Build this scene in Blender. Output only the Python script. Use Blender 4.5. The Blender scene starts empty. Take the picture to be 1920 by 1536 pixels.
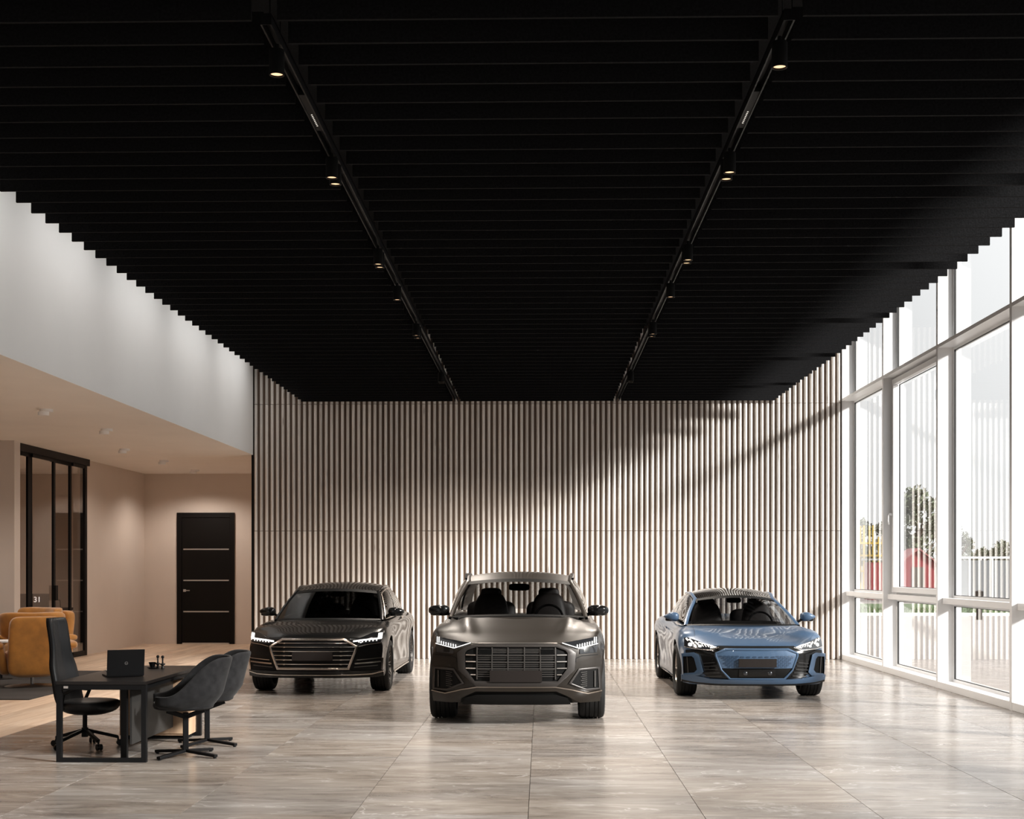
import bpy, bmesh, math, random
from mathutils import Vector, Matrix, noise
R = math.radians
random.seed(7)
SC = bpy.context.scene
COL = SC.collection

# ------------------------------------------------------------------ camera, world, sun, exposure
F_PX = 2540.0
cam_data = bpy.data.cameras.new('camera')
cam_data.sensor_fit = 'HORIZONTAL'
cam_data.sensor_width = 36.0
cam_data.lens = 36.0 * F_PX / 1920.0
cam_data.shift_y = (1068 - 768) / 1920.0
cam_data.clip_end = 400
cam = bpy.data.objects.new('camera', cam_data)
COL.objects.link(cam)
cam.location = (0, 0, 1.72)
cam.rotation_euler = (R(90), 0, math.atan(55 / F_PX))
SC.camera = cam

world = bpy.data.worlds.new('overcast_sky')
SC.world = world
world.use_nodes = True
wn, wl = world.node_tree.nodes, world.node_tree.links
wn.clear()
w_out = wn.new('ShaderNodeOutputWorld')
w_bg = wn.new('ShaderNodeBackground')
w_geo = wn.new('ShaderNodeTexCoord')
w_sep = wn.new('ShaderNodeSeparateXYZ')
w_ramp = wn.new('ShaderNodeValToRGB')
wl.new(w_geo.outputs['Generated'], w_sep.inputs[0])
wl.new(w_sep.outputs['Z'], w_ramp.inputs[0])
w_ramp.color_ramp.elements[0].position = 0.0
w_ramp.color_ramp.elements[0].color = (0.35, 0.35, 0.35, 1)     # overcast sky: the zenith is about three times as bright as the horizon
w_ramp.color_ramp.elements[1].position = 1.0
w_ramp.color_ramp.elements[1].color = (0.98, 0.99, 1.0, 1)
wl.new(w_ramp.outputs[0], w_bg.inputs['Color'])
w_bg.inputs['Strength'].default_value = 2.35
wl.new(w_bg.outputs[0], w_out.inputs['Surface'])

sun_data = bpy.data.lights.new('sun', 'SUN')
sun_data.energy = 8.6
sun_data.angle = R(7)
sun_data.color = (1.0, 0.965, 0.92)
sun = bpy.data.objects.new('sun', sun_data)
COL.objects.link(sun)
sun.location = (20, -5, 12)
sun.rotation_euler = Vector((-1.8, 1.0, -0.95)).to_track_quat('-Z', 'Y').to_euler()

SC.view_settings.view_transform = 'Standard'
SC.view_settings.look = 'None'
SC.view_settings.gamma = 1.0
SC.view_settings.exposure = 0.28
SC.view_settings.use_curve_mapping = False
SC.cycles.use_denoising = True
SC.cycles.max_bounces = 10
SC.cycles.diffuse_bounces = 5
SC.cycles.glossy_bounces = 4
SC.cycles.transparent_max_bounces = 16
SC.cycles.sample_clamp_indirect = 4.0
SC.cycles.caustics_reflective = False
SC.cycles.caustics_refractive = False

# ------------------------------------------------------------------ materials
def new_mat(name):
    m = bpy.data.materials.new(name)
    m.use_nodes = True
    return m, m.node_tree.nodes, m.node_tree.links, m.node_tree.nodes['Principled BSDF']

def mat(name, col, rough=0.5, metal=0.0, coat=0.0, spec=0.5, emit=None, estr=0.0, vary=0.0, scale=8.0, bump=0.0, stretch=None, sheen=0.0):
    m, n, l, b = new_mat(name)
    b.inputs['Base Color'].default_value = (*col, 1)
    b.inputs['Roughness'].default_value = rough
    b.inputs['Metallic'].default_value = metal
    b.inputs['Coat Weight'].default_value = coat
    b.inputs['Coat Roughness'].default_value = 0.03
    b.inputs['Specular IOR Level'].default_value = spec
    b.inputs['Sheen Weight'].default_value = sheen
    if emit:
        b.inputs['Emission Color'].default_value = (*emit, 1)
        b.inputs['Emission Strength'].default_value = estr
    if vary or bump:
        tc = n.new('ShaderNodeTexCoord'); mp = n.new('ShaderNodeMapping'); nz = n.new('ShaderNodeTexNoise')
        l.new(tc.outputs['Object'], mp.inputs[0]); l.new(mp.outputs[0], nz.inputs['Vector'])
        if stretch: mp.inputs['Scale'].default_value = stretch
        nz.inputs['Scale'].default_value = scale; nz.inputs['Detail'].default_value = 5
        if vary:
            r = n.new('ShaderNodeMapRange'); r.inputs['From Min'].default_value = .3; r.inputs['From Max'].default_value = .7
            r.inputs['To Min'].default_value = 1 - vary; r.inputs['To Max'].default_value = 1 + vary
            l.new(nz.outputs['Fac'], r.inputs['Value'])
            mx = n.new('ShaderNodeVectorMath'); mx.operation = 'SCALE'; mx.inputs[0].default_value = col
            l.new(r.outputs[0], mx.inputs['Scale']); l.new(mx.outputs[0], b.inputs['Base Color'])
        if bump:
            bp = n.new('ShaderNodeBump'); bp.inputs['Strength'].default_value = bump; bp.inputs['Distance'].default_value = .01
            l.new(nz.outputs['Fac'], bp.inputs['Height']); l.new(bp.outputs[0], b.inputs['Normal'])
    return m

def thin_glass(name, tint=(1, 1, 1), refl=1.0, base=.08, power=4.0):
    """A thin pane: clear transmission plus a mirror coat by Fresnel."""
    m = bpy.data.materials.new(name); m.use_nodes = True
    n, l = m.node_tree.nodes, m.node_tree.links; n.clear()
    o = n.new('ShaderNodeOutputMaterial'); t = n.new('ShaderNodeBsdfTransparent'); g = n.new('ShaderNodeBsdfGlossy')
    mx = n.new('ShaderNodeMixShader'); geo = n.new('ShaderNodeNewGeometry')
    dt = n.new('ShaderNodeVectorMath'); dt.operation = 'DOT_PRODUCT'; l.new(geo.outputs['Incoming'], dt.inputs[0]); l.new(geo.outputs['Normal'], dt.inputs[1])
    ab = n.new('ShaderNodeMath'); ab.operation = 'ABSOLUTE'; l.new(dt.outputs['Value'], ab.inputs[0])
    om = n.new('ShaderNodeMath'); om.operation = 'SUBTRACT'; om.inputs[0].default_value = 1; l.new(ab.outputs[0], om.inputs[1])
    pw = n.new('ShaderNodeMath'); pw.operation = 'POWER'; pw.inputs[1].default_value = power; l.new(om.outputs[0], pw.inputs[0])
    fr = n.new('ShaderNodeMath'); fr.operation = 'MULTIPLY_ADD'; fr.inputs[1].default_value = 1 - base; fr.inputs[2].default_value = base; l.new(pw.outputs[0], fr.inputs[0])
    t.inputs[0].default_value = (*tint, 1); g.inputs['Roughness'].default_value = 0.0
    g.inputs['Color'].default_value = (1, 1, 1, 1)
    mt = n.new('ShaderNodeMath'); mt.operation = 'MULTIPLY'; mt.inputs[1].default_value = refl; mt.use_clamp = True
    l.new(fr.outputs[0], mt.inputs[0]); l.new(mt.outputs[0], mx.inputs[0])
    l.new(t.outputs[0], mx.inputs[1]); l.new(g.outputs[0], mx.inputs[2]); l.new(mx.outputs[0], o.inputs[0])
    return m

def stone_mat():
    m, n, l, b = new_mat('floor_stone')
    tc = n.new('ShaderNodeTexCoord'); oi = n.new('ShaderNodeObjectInfo')
    off = n.new('ShaderNodeVectorMath'); off.operation = 'MULTIPLY_ADD'
    rnd = n.new('ShaderNodeCombineXYZ')
    mul = n.new('ShaderNodeMath'); mul.operation = 'MULTIPLY'; mul.inputs[1].default_value = 37.0
    l.new(oi.outputs['Random'], mul.inputs[0])
    l.new(mul.outputs[0], rnd.inputs[0]); l.new(mul.outputs[0], rnd.inputs[1])
    add = n.new('ShaderNodeVectorMath'); add.operation = 'ADD'
    l.new(tc.outputs['Object'], add.inputs[0]); l.new(rnd.outputs[0], add.inputs[1])
    def nz(scale, sx, sy, detail, dist=0.0, rough=.5, rot=0.0):
        mp = n.new('ShaderNodeMapping'); mp.inputs['Scale'].default_value = (sx, sy, 1); mp.inputs['Rotation'].default_value = (0, 0, rot)
        l.new(add.outputs[0], mp.inputs[0])
        t = n.new('ShaderNodeTexNoise'); t.inputs['Scale'].default_value = scale; t.inputs['Detail'].default_value = detail
        t.inputs['Distortion'].default_value = dist; t.inputs['Roughness'].default_value = rough
        l.new(mp.outputs[0], t.inputs['Vector']); return t
    big = nz(.9, .5, 1.3, 7, 1.6, .62, .35)
    streak = nz(1.6, .55, 2.4, 9, 1.3, .68, .3)
    vein = nz(.9, .55, 1.6, 5, 2.0, .55, .45)
    cr = n.new('ShaderNodeValToRGB'); e = cr.color_ramp.elements
    e[0].position = .36; e[0].color = (.150, .131, .118, 1); e[1].position = .63; e[1].color = (.365, .348, .332, 1)
    x = e.new(.50); x.color = (.258, .235, .217, 1)
    mixf = n.new('ShaderNodeMix'); mixf.data_type = 'FLOAT'; mixf.inputs['Factor'].default_value = .55
    l.new(big.outputs['Fac'], mixf.inputs['A']); l.new(streak.outputs['Fac'], mixf.inputs['B'])
    l.new(mixf.outputs[0], cr.inputs[0])
    vr = n.new('ShaderNodeValToRGB'); v = vr.color_ramp.elements
    v[0].position = .495; v[0].color = (0, 0, 0, 1); v[1].position = .52; v[1].color = (0, 0, 0, 1)
    q = v.new(.5055); q.color = (1, 1, 1, 1)
    l.new(vein.outputs['Fac'], vr.inputs[0])
    brk = n.new('ShaderNodeMapRange'); brk.inputs['From Min'].default_value = .42; brk.inputs['From Max'].default_value = .56
    l.new(big.outputs['Fac'], brk.inputs['Value'])
    vm = n.new('ShaderNodeMath'); vm.operation = 'MULTIPLY'; l.new(vr.outputs[0], vm.inputs[0]); l.new(brk.outputs[0], vm.inputs[1])
    vm2 = n.new('ShaderNodeMath'); vm2.operation = 'MULTIPLY'; vm2.inputs[1].default_value = .75; l.new(vm.outputs[0], vm2.inputs[0])
    mc = n.new('ShaderNodeMix'); mc.data_type = 'RGBA'
    hue = nz(.55, .5, 1.2, 3, .4, .5, .9)
    hr = n.new('ShaderNodeValToRGB'); hr.color_ramp.elements[0].position = .40; hr.color_ramp.elements[0].color = (1.02, .965, .90, 1)
    hr.color_ramp.elements[1].position = .58; hr.color_ramp.elements[1].color = (.985, .98, .975, 1); l.new(hue.outputs['Fac'], hr.inputs[0])
    hm = n.new('ShaderNodeVectorMath'); hm.operation = 'MULTIPLY'; l.new(cr.outputs[0], hm.inputs[0]); l.new(hr.outputs[0], hm.inputs[1])
    l.new(vm2.outputs[0], mc.inputs['Factor']); l.new(hm.outputs[0], mc.inputs['A']); mc.inputs['B'].default_value = (.54, .52, .50, 1)
    l.new(mc.outputs['Result'], b.inputs['Base Color']); b.inputs['Specular IOR Level'].default_value = .38
    rr = n.new('ShaderNodeMapRange'); rr.inputs['To Min'].default_value = .15; rr.inputs['To Max'].default_value = .31
    l.new(streak.outputs['Fac'], rr.inputs['Value']); l.new(rr.outputs[0], b.inputs['Roughness'])
    return m

def wood_mat(name, c0, c1, along='y', rough=.4, knots=False, scale=1.0):
    m, n, l, b = new_mat(name)
    tc = n.new('ShaderNodeTexCoord'); oi = n.new('ShaderNodeObjectInfo')
    mul = n.new('ShaderNodeMath'); mul.operation = 'MULTIPLY'; mul.inputs[1].default_value = 53.0
    l.new(oi.outputs['Random'], mul.inputs[0])
    rnd = n.new('ShaderNodeCombineXYZ')
    for k in range(3): l.new(mul.outputs[0], rnd.inputs[k])
    add = n.new('ShaderNodeVectorMath'); add.operation = 'ADD'
    l.new(tc.outputs['Object'], add.inputs[0]); l.new(rnd.outputs[0], add.inputs[1])
    mp = n.new('ShaderNodeMapping')
    s = {'x': (.35, 5, 5), 'y': (5, .35, 5), 'z': (6, 6, .35)}[along]
    mp.inputs['Scale'].default_value = tuple(k * scale for k in s)
    l.new(add.outputs[0], mp.inputs[0])
    t = n.new('ShaderNodeTexNoise'); t.inputs['Scale'].default_value = 2.2; t.inputs['Detail'].default_value = 6; t.inputs['Distortion'].default_value = .8
    l.new(mp.outputs[0], t.inputs['Vector'])
    cr = n.new('ShaderNodeValToRGB'); e = cr.color_ramp.elements
    e[0].position = .32; e[0].color = (*c0, 1); e[1].position = .68; e[1].color = (*c1, 1)
    l.new(t.outputs['Fac'], cr.inputs[0])
    last = cr.outputs[0]
    hs = n.new('ShaderNodeHueSaturation'); rv = n.new('ShaderNodeMapRange')
    rv.inputs['To Min'].default_value = .86; rv.inputs['To Max'].default_value = 1.12
    l.new(oi.outputs['Random'], rv.inputs['Value']); l.new(rv.outputs[0], hs.inputs['Value']); l.new(last, hs.inputs['Color'])
    last = hs.outputs[0]
    if knots:
        vo = n.new('ShaderNodeTexVoronoi'); mk = n.new('ShaderNodeMapping'); mk.inputs['Scale'].default_value = (9, 9, 1.1)
        l.new(add.outputs[0], mk.inputs[0]); l.new(mk.outputs[0], vo.inputs['Vector']); vo.inputs['Scale'].default_value = 1.0
        kr = n.new('ShaderNodeMapRange'); kr.inputs['From Min'].default_value = .04; kr.inputs['From Max'].default_value = .12
        kr.inputs['To Min'].default_value = .65; kr.inputs['To Max'].default_value = 0
        l.new(vo.outputs['Distance'], kr.inputs['Value'])
        mk2 = n.new('ShaderNodeMix'); mk2.data_type = 'RGBA'; mk2.inputs['B'].default_value = (.12, .08, .055, 1)
        l.new(kr.outputs[0], mk2.inputs['Factor']); l.new(last, mk2.inputs['A']); last = mk2.outputs['Result']
    l.new(last, b.inputs['Base Color']); b.inputs['Roughness'].default_value = rough
    return m

def plaster_mat(name, col, mot=.06):
    m, n, l, b = new_mat(name)
    tc = n.new('ShaderNodeTexCoord'); t = n.new('ShaderNodeTexNoise'); t.inputs['Scale'].default_value = .9; t.inputs['Detail'].default_value = 6
    l.new(tc.outputs['Object'], t.inputs['Vector'])
    r = n.new('ShaderNodeMapRange'); r.inputs['From Min'].default_value = .3; r.inputs['From Max'].default_value = .7
    r.inputs['To Min'].default_value = 1 - mot; r.inputs['To Max'].default_value = 1 + mot
    l.new(t.outputs['Fac'], r.inputs['Value'])
    mx = n.new('ShaderNodeVectorMath'); mx.operation = 'SCALE'; mx.inputs[0].default_value = col
    l.new(r.outputs[0], mx.inputs['Scale']); l.new(mx.outputs[0], b.inputs['Base Color'])
    b.inputs['Roughness'].default_value = .85; b.inputs['Specular IOR Level'].default_value = .25
    return m

def paver_mat():
    m, n, l, b = new_mat('brick_paving')
    tc = n.new('ShaderNodeTexCoord'); br = n.new('ShaderNodeTexBrick')
    l.new(tc.outputs['Object'], br.inputs['Vector']); br.inputs['Scale'].default_value = 4.0
    br.inputs['Color1'].default_value = (.20, .175, .16, 1); br.inputs['Color2'].default_value = (.27, .245, .23, 1)
    br.inputs['Mortar'].default_value = (.15, .135, .125, 1); br.inputs['Mortar Size'].default_value = .012
    l.new(br.outputs['Color'], b.inputs['Base Color']); b.inputs['Roughness'].default_value = .9
    return m

M = {}
M['white'] = plaster_mat('white_paint', (.88, .885, .89), .015)
M['beige'] = plaster_mat('warm_plaster', (.645, .565, .505), .03)
M['soffit'] = plaster_mat('warm_soffit_plaster', (.90, .86, .82), .03)
M['stone'] = stone_mat()
M['oak'] = wood_mat('oak_floor', (.56, .39, .27), (.76, .60, .46), 'y', .42)
M['slat'] = wood_mat('light_oak_slat', (.72, .675, .635), (.90, .87, .83), 'z', .5, knots=True)
M['charcoal'] = mat('charcoal_wall', (.03, .028, .027), .8)
M['slat_back'] = mat('dark_slat_backing', (.13, .092, .068), .8)
M['felt'] = mat('black_felt', (.0085, .0085, .0092), .95, spec=.1, vary=.45, scale=60, bump=.3)
M['frame_white'] = mat('white_powder_coat', (.80, .80, .80), .35)
M['grey_seal'] = mat('black_gasket', (.02, .02, .02), .6)
M['glass'] = thin_glass('window_glass', (.93, .94, .94), 1.0)
M['office_glass'] = thin_glass('partition_glass', (.86, .84, .82), 1.0)
M['black_metal'] = mat('black_metal', (.006, .006, .0065), .45, spec=.14)
M['black_matt'] = mat('black_matt', (.006, .006, .006), .6, spec=.12)
M['black_plastic'] = mat('black_plastic', (.006, .006, .0065), .35, spec=.2)
M['door_black'] = mat('door_black', (.005, .004, .0035), .5, spec=.15)
M['silver'] = mat('brushed_silver', (.62, .60, .58), .35, metal=.9)
M['lamp_white'] = mat('lamp_white', (.85, .85, .85), .5)
M['paving'] = paver_mat()
M['warm_light'] = mat('warm_lamp_glow', (.9, .7, .5), .4, emit=(1, .62, .36), estr=1.1)
M['cool_dot'] = mat('led_dot', (.9, .9, .9), .4, emit=(1, .93, .82), estr=.5)

# ------------------------------------------------------------------ mesh builder
class MB:
    def __init__(s): s.v = []; s.f = []
    def add(s, vs, fs):
        k = len(s.v); s.v += [tuple(v) for v in vs]; s.f += [tuple(i + k for i in f) for f in fs]; return s
    def box(s, x0, x1, y0, y1, z0, z1):
        v = [(x, y, z) for x in (x0, x1) for y in (y0, y1) for z in (z0, z1)]
        return s.add(v, [(0, 1, 3, 2), (4, 6, 7, 5), (0, 4, 5, 1), (2, 3, 7, 6), (0, 2, 6, 4), (1, 5, 7, 3)])
    def obox(s, c, ax, ay, az):
        """box with centre c and half-axis vectors"""
        c, ax, ay, az = map(Vector, (c, ax, ay, az))
        v = [c + i * ax + j * ay + k * az for i in (-1, 1) for j in (-1, 1) for k in (-1, 1)]
        return s.add(v, [(0, 1, 3, 2), (4, 6, 7, 5), (0, 4, 5, 1), (2, 3, 7, 6), (0, 2, 6, 4), (1, 5, 7, 3)])
    def bar(s, p, q, w, h=None, up=(0, 0, 1)):
        """rectangular bar from p to q"""
        h = h or w; p, q = Vector(p), Vector(q); d = (q - p)
        side = d.cross(Vector(up))
        if side.length < 1e-6: side = d.cross(Vector((1, 0, 0)))
        side.normalize(); u = side.cross(d).normalized()
        return s.obox((p + q) / 2, side * w / 2, d / 2, u * h / 2)
    def cyl(s, p, q, r0, r1=None, n=20, cap=True):
        r1 = r0 if r1 is None else r1; p, q = Vector(p), Vector(q); d = (q - p).normalized()
        a = d.orthogonal().normalized(); b = d.cross(a); v = []; f = []
        for c, r in ((p, r0), (q, r1)):
            for i in range(n):
                t = 2 * math.pi * i / n; v.append(c + a * r * math.cos(t) + b * r * math.sin(t))
        for i in range(n): f.append((i, (i + 1) % n, n + (i + 1) % n, n + i))
        if cap: f += [tuple(range(n))[::-1], tuple(range(n, 2 * n))]
        return s.add(v, f)
    def lathe(s, prof, c=(0, 0, 0), axis='z', n=32):
        v = []; f = []; m = len(prof)
        for i in range(n):
            t = 2 * math.pi * i / n; ct, st = math.cos(t), math.sin(t)
            for r, h in prof:
                if axis == 'z': v.append((c[0] + r * ct, c[1] + r * st, c[2] + h))
                elif axis == 'x': v.append((c[0] + h, c[1] + r * ct, c[2] + r * st))
                else: v.append((c[0] + r * ct, c[1] + h, c[2] + r * st))
        for i in range(n):
            j = (i + 1) % n
            for k in range(m - 1): f.append((i * m + k, j * m + k, j * m + k + 1, i * m + k + 1))
        return s.add(v, f)
    def grid(s, P):
        """P: rows of points"""
        nr, nc = len(P), len(P[0]); v = [p for r in P for p in r]
        return s.add(v, [(i * nc + j, i * nc + j + 1, (i + 1) * nc + j + 1, (i + 1) * nc + j) for i in range(nr - 1) for j in range(nc - 1)])
    def tube(s, pts, r, n=8, closed=False, flat=1.0):
        pts = [Vector(p) for p in pts]; m = len(pts); v = []; f = []; prev = None
        for i, p in enumerate(pts):
            a = pts[(i - 1) % m] if (closed or i > 0) else p; b = pts[(i + 1) % m] if (closed or i < m - 1) else p
            d = (b - a).normalized()
            if prev is None: prev = d.orthogonal().normalized()
            u = (prev - d * prev.dot(d)).normalized(); prev = u; w = d.cross(u)
            rr = r[i] if isinstance(r, (list, tuple)) else r
            for k in range(n):
                t = 2 * math.pi * k / n; v.append(p + u * rr * math.cos(t) + w * rr * flat * math.sin(t))
        for i in range(m if closed else m - 1):
            j = (i + 1) % m
            for k in range(n): f.append((i * n + k, i * n + (k + 1) % n, j * n + (k + 1) % n, j * n + k))
        if not closed: f += [tuple(range(n))[::-1], tuple(range((m - 1) * n, m * n))]
        return s.add(v, f)
    def blob(s, c, a, e=(1, 1), n=20, m=14, fn=None):
        """superellipsoid: half sizes a, exponents e (1 = ellipsoid, small = boxy)"""
        def sp(x, p): return math.copysign(abs(x) ** p, x)
        v = []; f = []
        for i in range(m + 1):
            ph = -math.pi / 2 + math.pi * i / m
            for j in range(n):
                th = 2 * math.pi * j / n
                p = Vector((a[0] * sp(math.cos(ph), e[0]) * sp(math.cos(th), e[1]), a[1] * sp(math.cos(ph), e[0]) * sp(math.sin(th), e[1]), a[2] * sp(math.sin(ph), e[0])))
                if fn: p = Vector(fn(p))
                v.append(Vector(c) + p)
        for i in range(m):
            for j in range(n): f.append((i * n + j, i * n + (j + 1) % n, (i + 1) * n + (j + 1) % n, (i + 1) * n + j))
        return s.add(v, f)
    def prism(s, poly, fn0, fn1):
        """polygon extruded between fn0(p) and fn1(p)"""
        n = len(poly); v = [fn0(p) for p in poly] + [fn1(p) for p in poly]
        f = [tuple(range(n))[::-1], tuple(range(n, 2 * n))] + [(i, (i + 1) % n, n + (i + 1) % n, n + i) for i in range(n)]
        return s.add(v, f)
    def xf(s, mtx):
        s.v = [tuple(mtx @ Vector(v)) for v in s.v]; return s
    def mesh(s, name, m=None, smooth=35, weld=False):
        me = bpy.data.meshes.new(name); me.from_pydata([tuple(v) for v in s.v], [], s.f); me.update()
        bm = bmesh.new(); bm.from_mesh(me)
        if weld: bmesh.ops.remove_doubles(bm, verts=bm.verts, dist=weld if isinstance(weld, float) else 1e-5)
        bmesh.ops.recalc_face_normals(bm, faces=bm.faces)
        bm.to_mesh(me); bm.free()
        finish(me, m, smooth); return me
    def obj(s, name, m=None, parent=None, smooth=35, bevel=0, seg=2, subsurf=0, solid=0, weld=False, loc=None, rz=None):
        return link(name, s.mesh(name, m, smooth, weld), parent, bevel, seg, subsurf, solid, loc, rz)

def finish(me, m, smooth=35):
    if m is not None:
        me.materials.clear(); me.materials.append(M[m] if isinstance(m, str) else m)
    if smooth:
        me.polygons.foreach_set('use_smooth', [True] * len(me.polygons))
        me.set_sharp_from_angle(angle=R(smooth))

def link(name, me, parent=None, bevel=0, seg=2, subsurf=0, solid=0, loc=None, rz=None):
    o = bpy.data.objects.new(name, me); COL.objects.link(o)
    if parent: o.parent = parent
    if loc is not None: o.location = loc
    if rz is not None: o.rotation_euler = (0, 0, rz)
    if solid:
        md = o.modifiers.new('solidify', 'SOLIDIFY'); md.thickness = solid; md.offset = 0
    if bevel:
        md = o.modifiers.new('bevel', 'BEVEL'); md.width = bevel; md.segments = seg; md.limit_method = 'ANGLE'; md.angle_limit = R(40)
    if subsurf:
        md = o.modifiers.new('subsurf', 'SUBSURF'); md.levels = subsurf; md.render_levels = subsurf
    return o

def thing(name, label, cat, loc=(0, 0, 0), rz=0.0, group=None):
    o = bpy.data.objects.new(name, None); COL.objects.link(o)
    o.empty_display_size = .1
    o.location = loc; o.rotation_euler = (0, 0, rz); o['label'] = label; o['category'] = cat
    if group: o['group'] = group
    return o

def tag(o, label, cat, group=None):
    o['label'] = label; o['category'] = cat
    if group: o['group'] = group
    return o

def struct(name, label=None):
    o = bpy.data.objects.new(name, None); COL.objects.link(o); o.empty_display_size = .1
    o['kind'] = 'structure'
    if label: o['label'] = label; o['category'] = name.split('_')[0]
    return o

def copy_tree(o, parent=None):
    c = o.copy(); COL.objects.link(c); c.parent = parent
    for ch in list(o.children): copy_tree(ch, c)
    return c

# ------------------------------------------------------------------ room
YB, YF = 26.05, -6.0            # slat wall, wall behind the camera
XL, XR = -5.56, 5.74            # hall width
XC = -9.17                      # glazed partition plane
YD = 31.1                       # wall with the black door
ZC, ZL = 6.4, 3.93              # hall ceiling, soffit over the lounge

# floor with tiles and planks
floor = struct('floor', 'showroom floor of veined beige stone tiles and pale oak planks')
MB().box(-13.2, 6.1, YF, YD + .3, -.12, -.012).obj('screed', mat('grout', (.15, .13, .12), .9), floor)
xs = [XL + .02] + [-.092 + 1.2255 * k for k in range(-4, 5)] + [XR + .10]
ys = [9.48 + 2.94 * k for k in range(-6, 6)] + [26.30]
ys = [YF] + [y for y in ys if y > YF + .2]
tile_mesh = {}
for i in range(len(xs) - 1):
    for j in range(len(ys) - 1):
        w, h = round(xs[i + 1] - xs[i], 3), round(ys[j + 1] - ys[j], 3)
        if (w, h) not in tile_mesh:
            tile_mesh[w, h] = MB().box(.0025, w - .0025, .0012, h - .0012, -.012, 0).mesh('tile', 'stone', 0)
        link('tile', tile_mesh[w, h], floor, loc=(xs[i], ys[j], 0))
plank_mesh = {}
px0, n = -9.17, 18
pw = (XL + .02 - px0) / n
for i in range(n):
    y = YF + random.uniform(0.3, 3)
    cuts = [YF]
    while y < YD: cuts.append(y); y += random.choice((3.2, 3.6, 4.0))
    cuts.append(YD + .02)
    for j in range(len(cuts) - 1):
        h = round(cuts[j + 1] - cuts[j], 1)
        me = MB().box(.001, pw - .001, .001, cuts[j + 1] - cuts[j] - .001, -.012, 0).mesh('plank', 'oak', 0)
        link('plank', me, floor, loc=(px0 + i * pw, cuts[j], 0))
MB().box(XL + .02, XL + 4, YB + .25, YD, -.012, -.001).obj('floor_screed', 'oak', floor)
MB().box(-13.2, px0, YF, YD + .02, -.012, 0).obj('lounge_floor', 'oak', floor)

# slat wall
wall_back = struct('wall_back', 'tall wall clad with vertical pale oak slats')
MB().box(XL, XR + .35, YB + .02, YB + .25, 0, ZC).obj('backing_board', 'slat_back', wall_back)
NP = 18                                                   # panels of six slats
pwid = (XR - XL) / NP
pitch = pwid / 6
rows = [(0.0, 2.463), (2.463, 4.905), (4.905, 6.35)]
slat_mesh = {}
def slat_profile():
    w, d = .057, .042
    return [(-w / 2, 0)] + [(-w / 2 * math.cos(t), -d * (math.sin(t) ** .75) - .004) for t in [math.pi * k / 8 for k in range(9)]] + [(w / 2, 0)]
for r, (z0, z1) in enumerate(rows):
    prof = slat_profile(); h = z1 - z0 - .006
    mb = MB(); mb.prism(prof, lambda p: (p[0], p[1], .003), lambda p: (p[0], p[1], h))
    slat_mesh[r] = mb.mesh('slat', 'slat', 50)
for i in range(NP):
    for r, (z0, z1) in enumerate(rows):
        x0 = XL + i * pwid
        bd = MB().box(.002, pwid - .002, .0, .02, .002, z1 - z0 - .002).obj('slat_panel', 'slat_back', wall_back, 0, loc=(x0, YB, z0))
        if r == 2 and 2 < i < 15:
            jb = MB()
            for k in range(6):
                jb.prism(slat_profile(), lambda p, k=k: (p[0] + (k + .5) * pitch, p[1], .003), lambda p, k=k: (p[0] + (k + .5) * pitch, p[1], z1 - z0 - .006))
            o = jb.obj('slat_row', 'slat', bd, 50); o['kind'] = 'stuff'
            continue
        for k in range(6):
            link('slat', slat_mesh[r], bd, loc=((k + .5) * pitch, 0, 0))
MB().box(XL - .03, XL + .004, YB - .035, YB + .3, 0, ZC).obj('corner_trim', 'black_matt', wall_back)

# other walls
def wall(name, label, m, *boxes):
    s = struct(name, label)
    for b in boxes: MB().box(*b).obj('wall_surface', m, s, 0)
    return s
wall('wall_left', 'white upper wall above the lounge soffit', 'white', (XL - .22, XL, YF, YB + .02, ZL + .004, ZC))
wall('wall_hallway', 'beige wall around the black door', 'beige', (-13.2, XL + 4, YD, YD + .2, 0, ZL + .05))
wall('wall_hallway_side', 'beige wall between glazed partition and door wall', 'beige',
     (XC - .14, XC, 27.02, YD, 0, ZL), (XL + .0, XL + .2, YB + .25, YD, 0, ZL))
wall('wall_pillar', 'pale pillar at the near end of the glazed partition', 'beige', (-13.2, -9.02, 23.0, 23.26, 0, ZL))
wall('wall_lounge_left', 'beige wall on the far left of the lounge and office', 'beige', (-13.4, -13.2, YF, YD + .2, 0, ZL))
wall('wall_front', 'unseen dark front wall of the showroom, open at the lounge', 'white', (-13.4, XR + .5, YF - .2, YF, 4.0, ZC), (-13.4, XL, YF - .2, YF, 0, .1), (XL, XR + .5, YF - .2, YF, 0, 4.0),
     *[(-13.4 + 2.6 * k, -13.28 + 2.6 * k, YF - .2, YF, .1, 4.0) for k in range(3)])
for o_ in bpy.data.objects['wall_front'].children: o_.data.materials[0] = M['charcoal']  # unseen wall darkened to keep reflections in cars and desk black
soff = struct('ceiling_lounge', 'low beige soffit over the lounge')
MB().box(-13.4, XL - .22, YF, YB + .02, ZL, ZL + .12).obj('soffit', 'soffit', soff, 0)
MB().box(-13.4, XL + 4, YB + .02, YD + .2, ZL, ZL + .12).obj('soffit_hallway', 'soffit', soff, 0)
MB().box(XL - .22, XL, YF, YB, ZL, ZL + .004).obj('soffit_edge', 'soffit', soff, 0)

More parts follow.
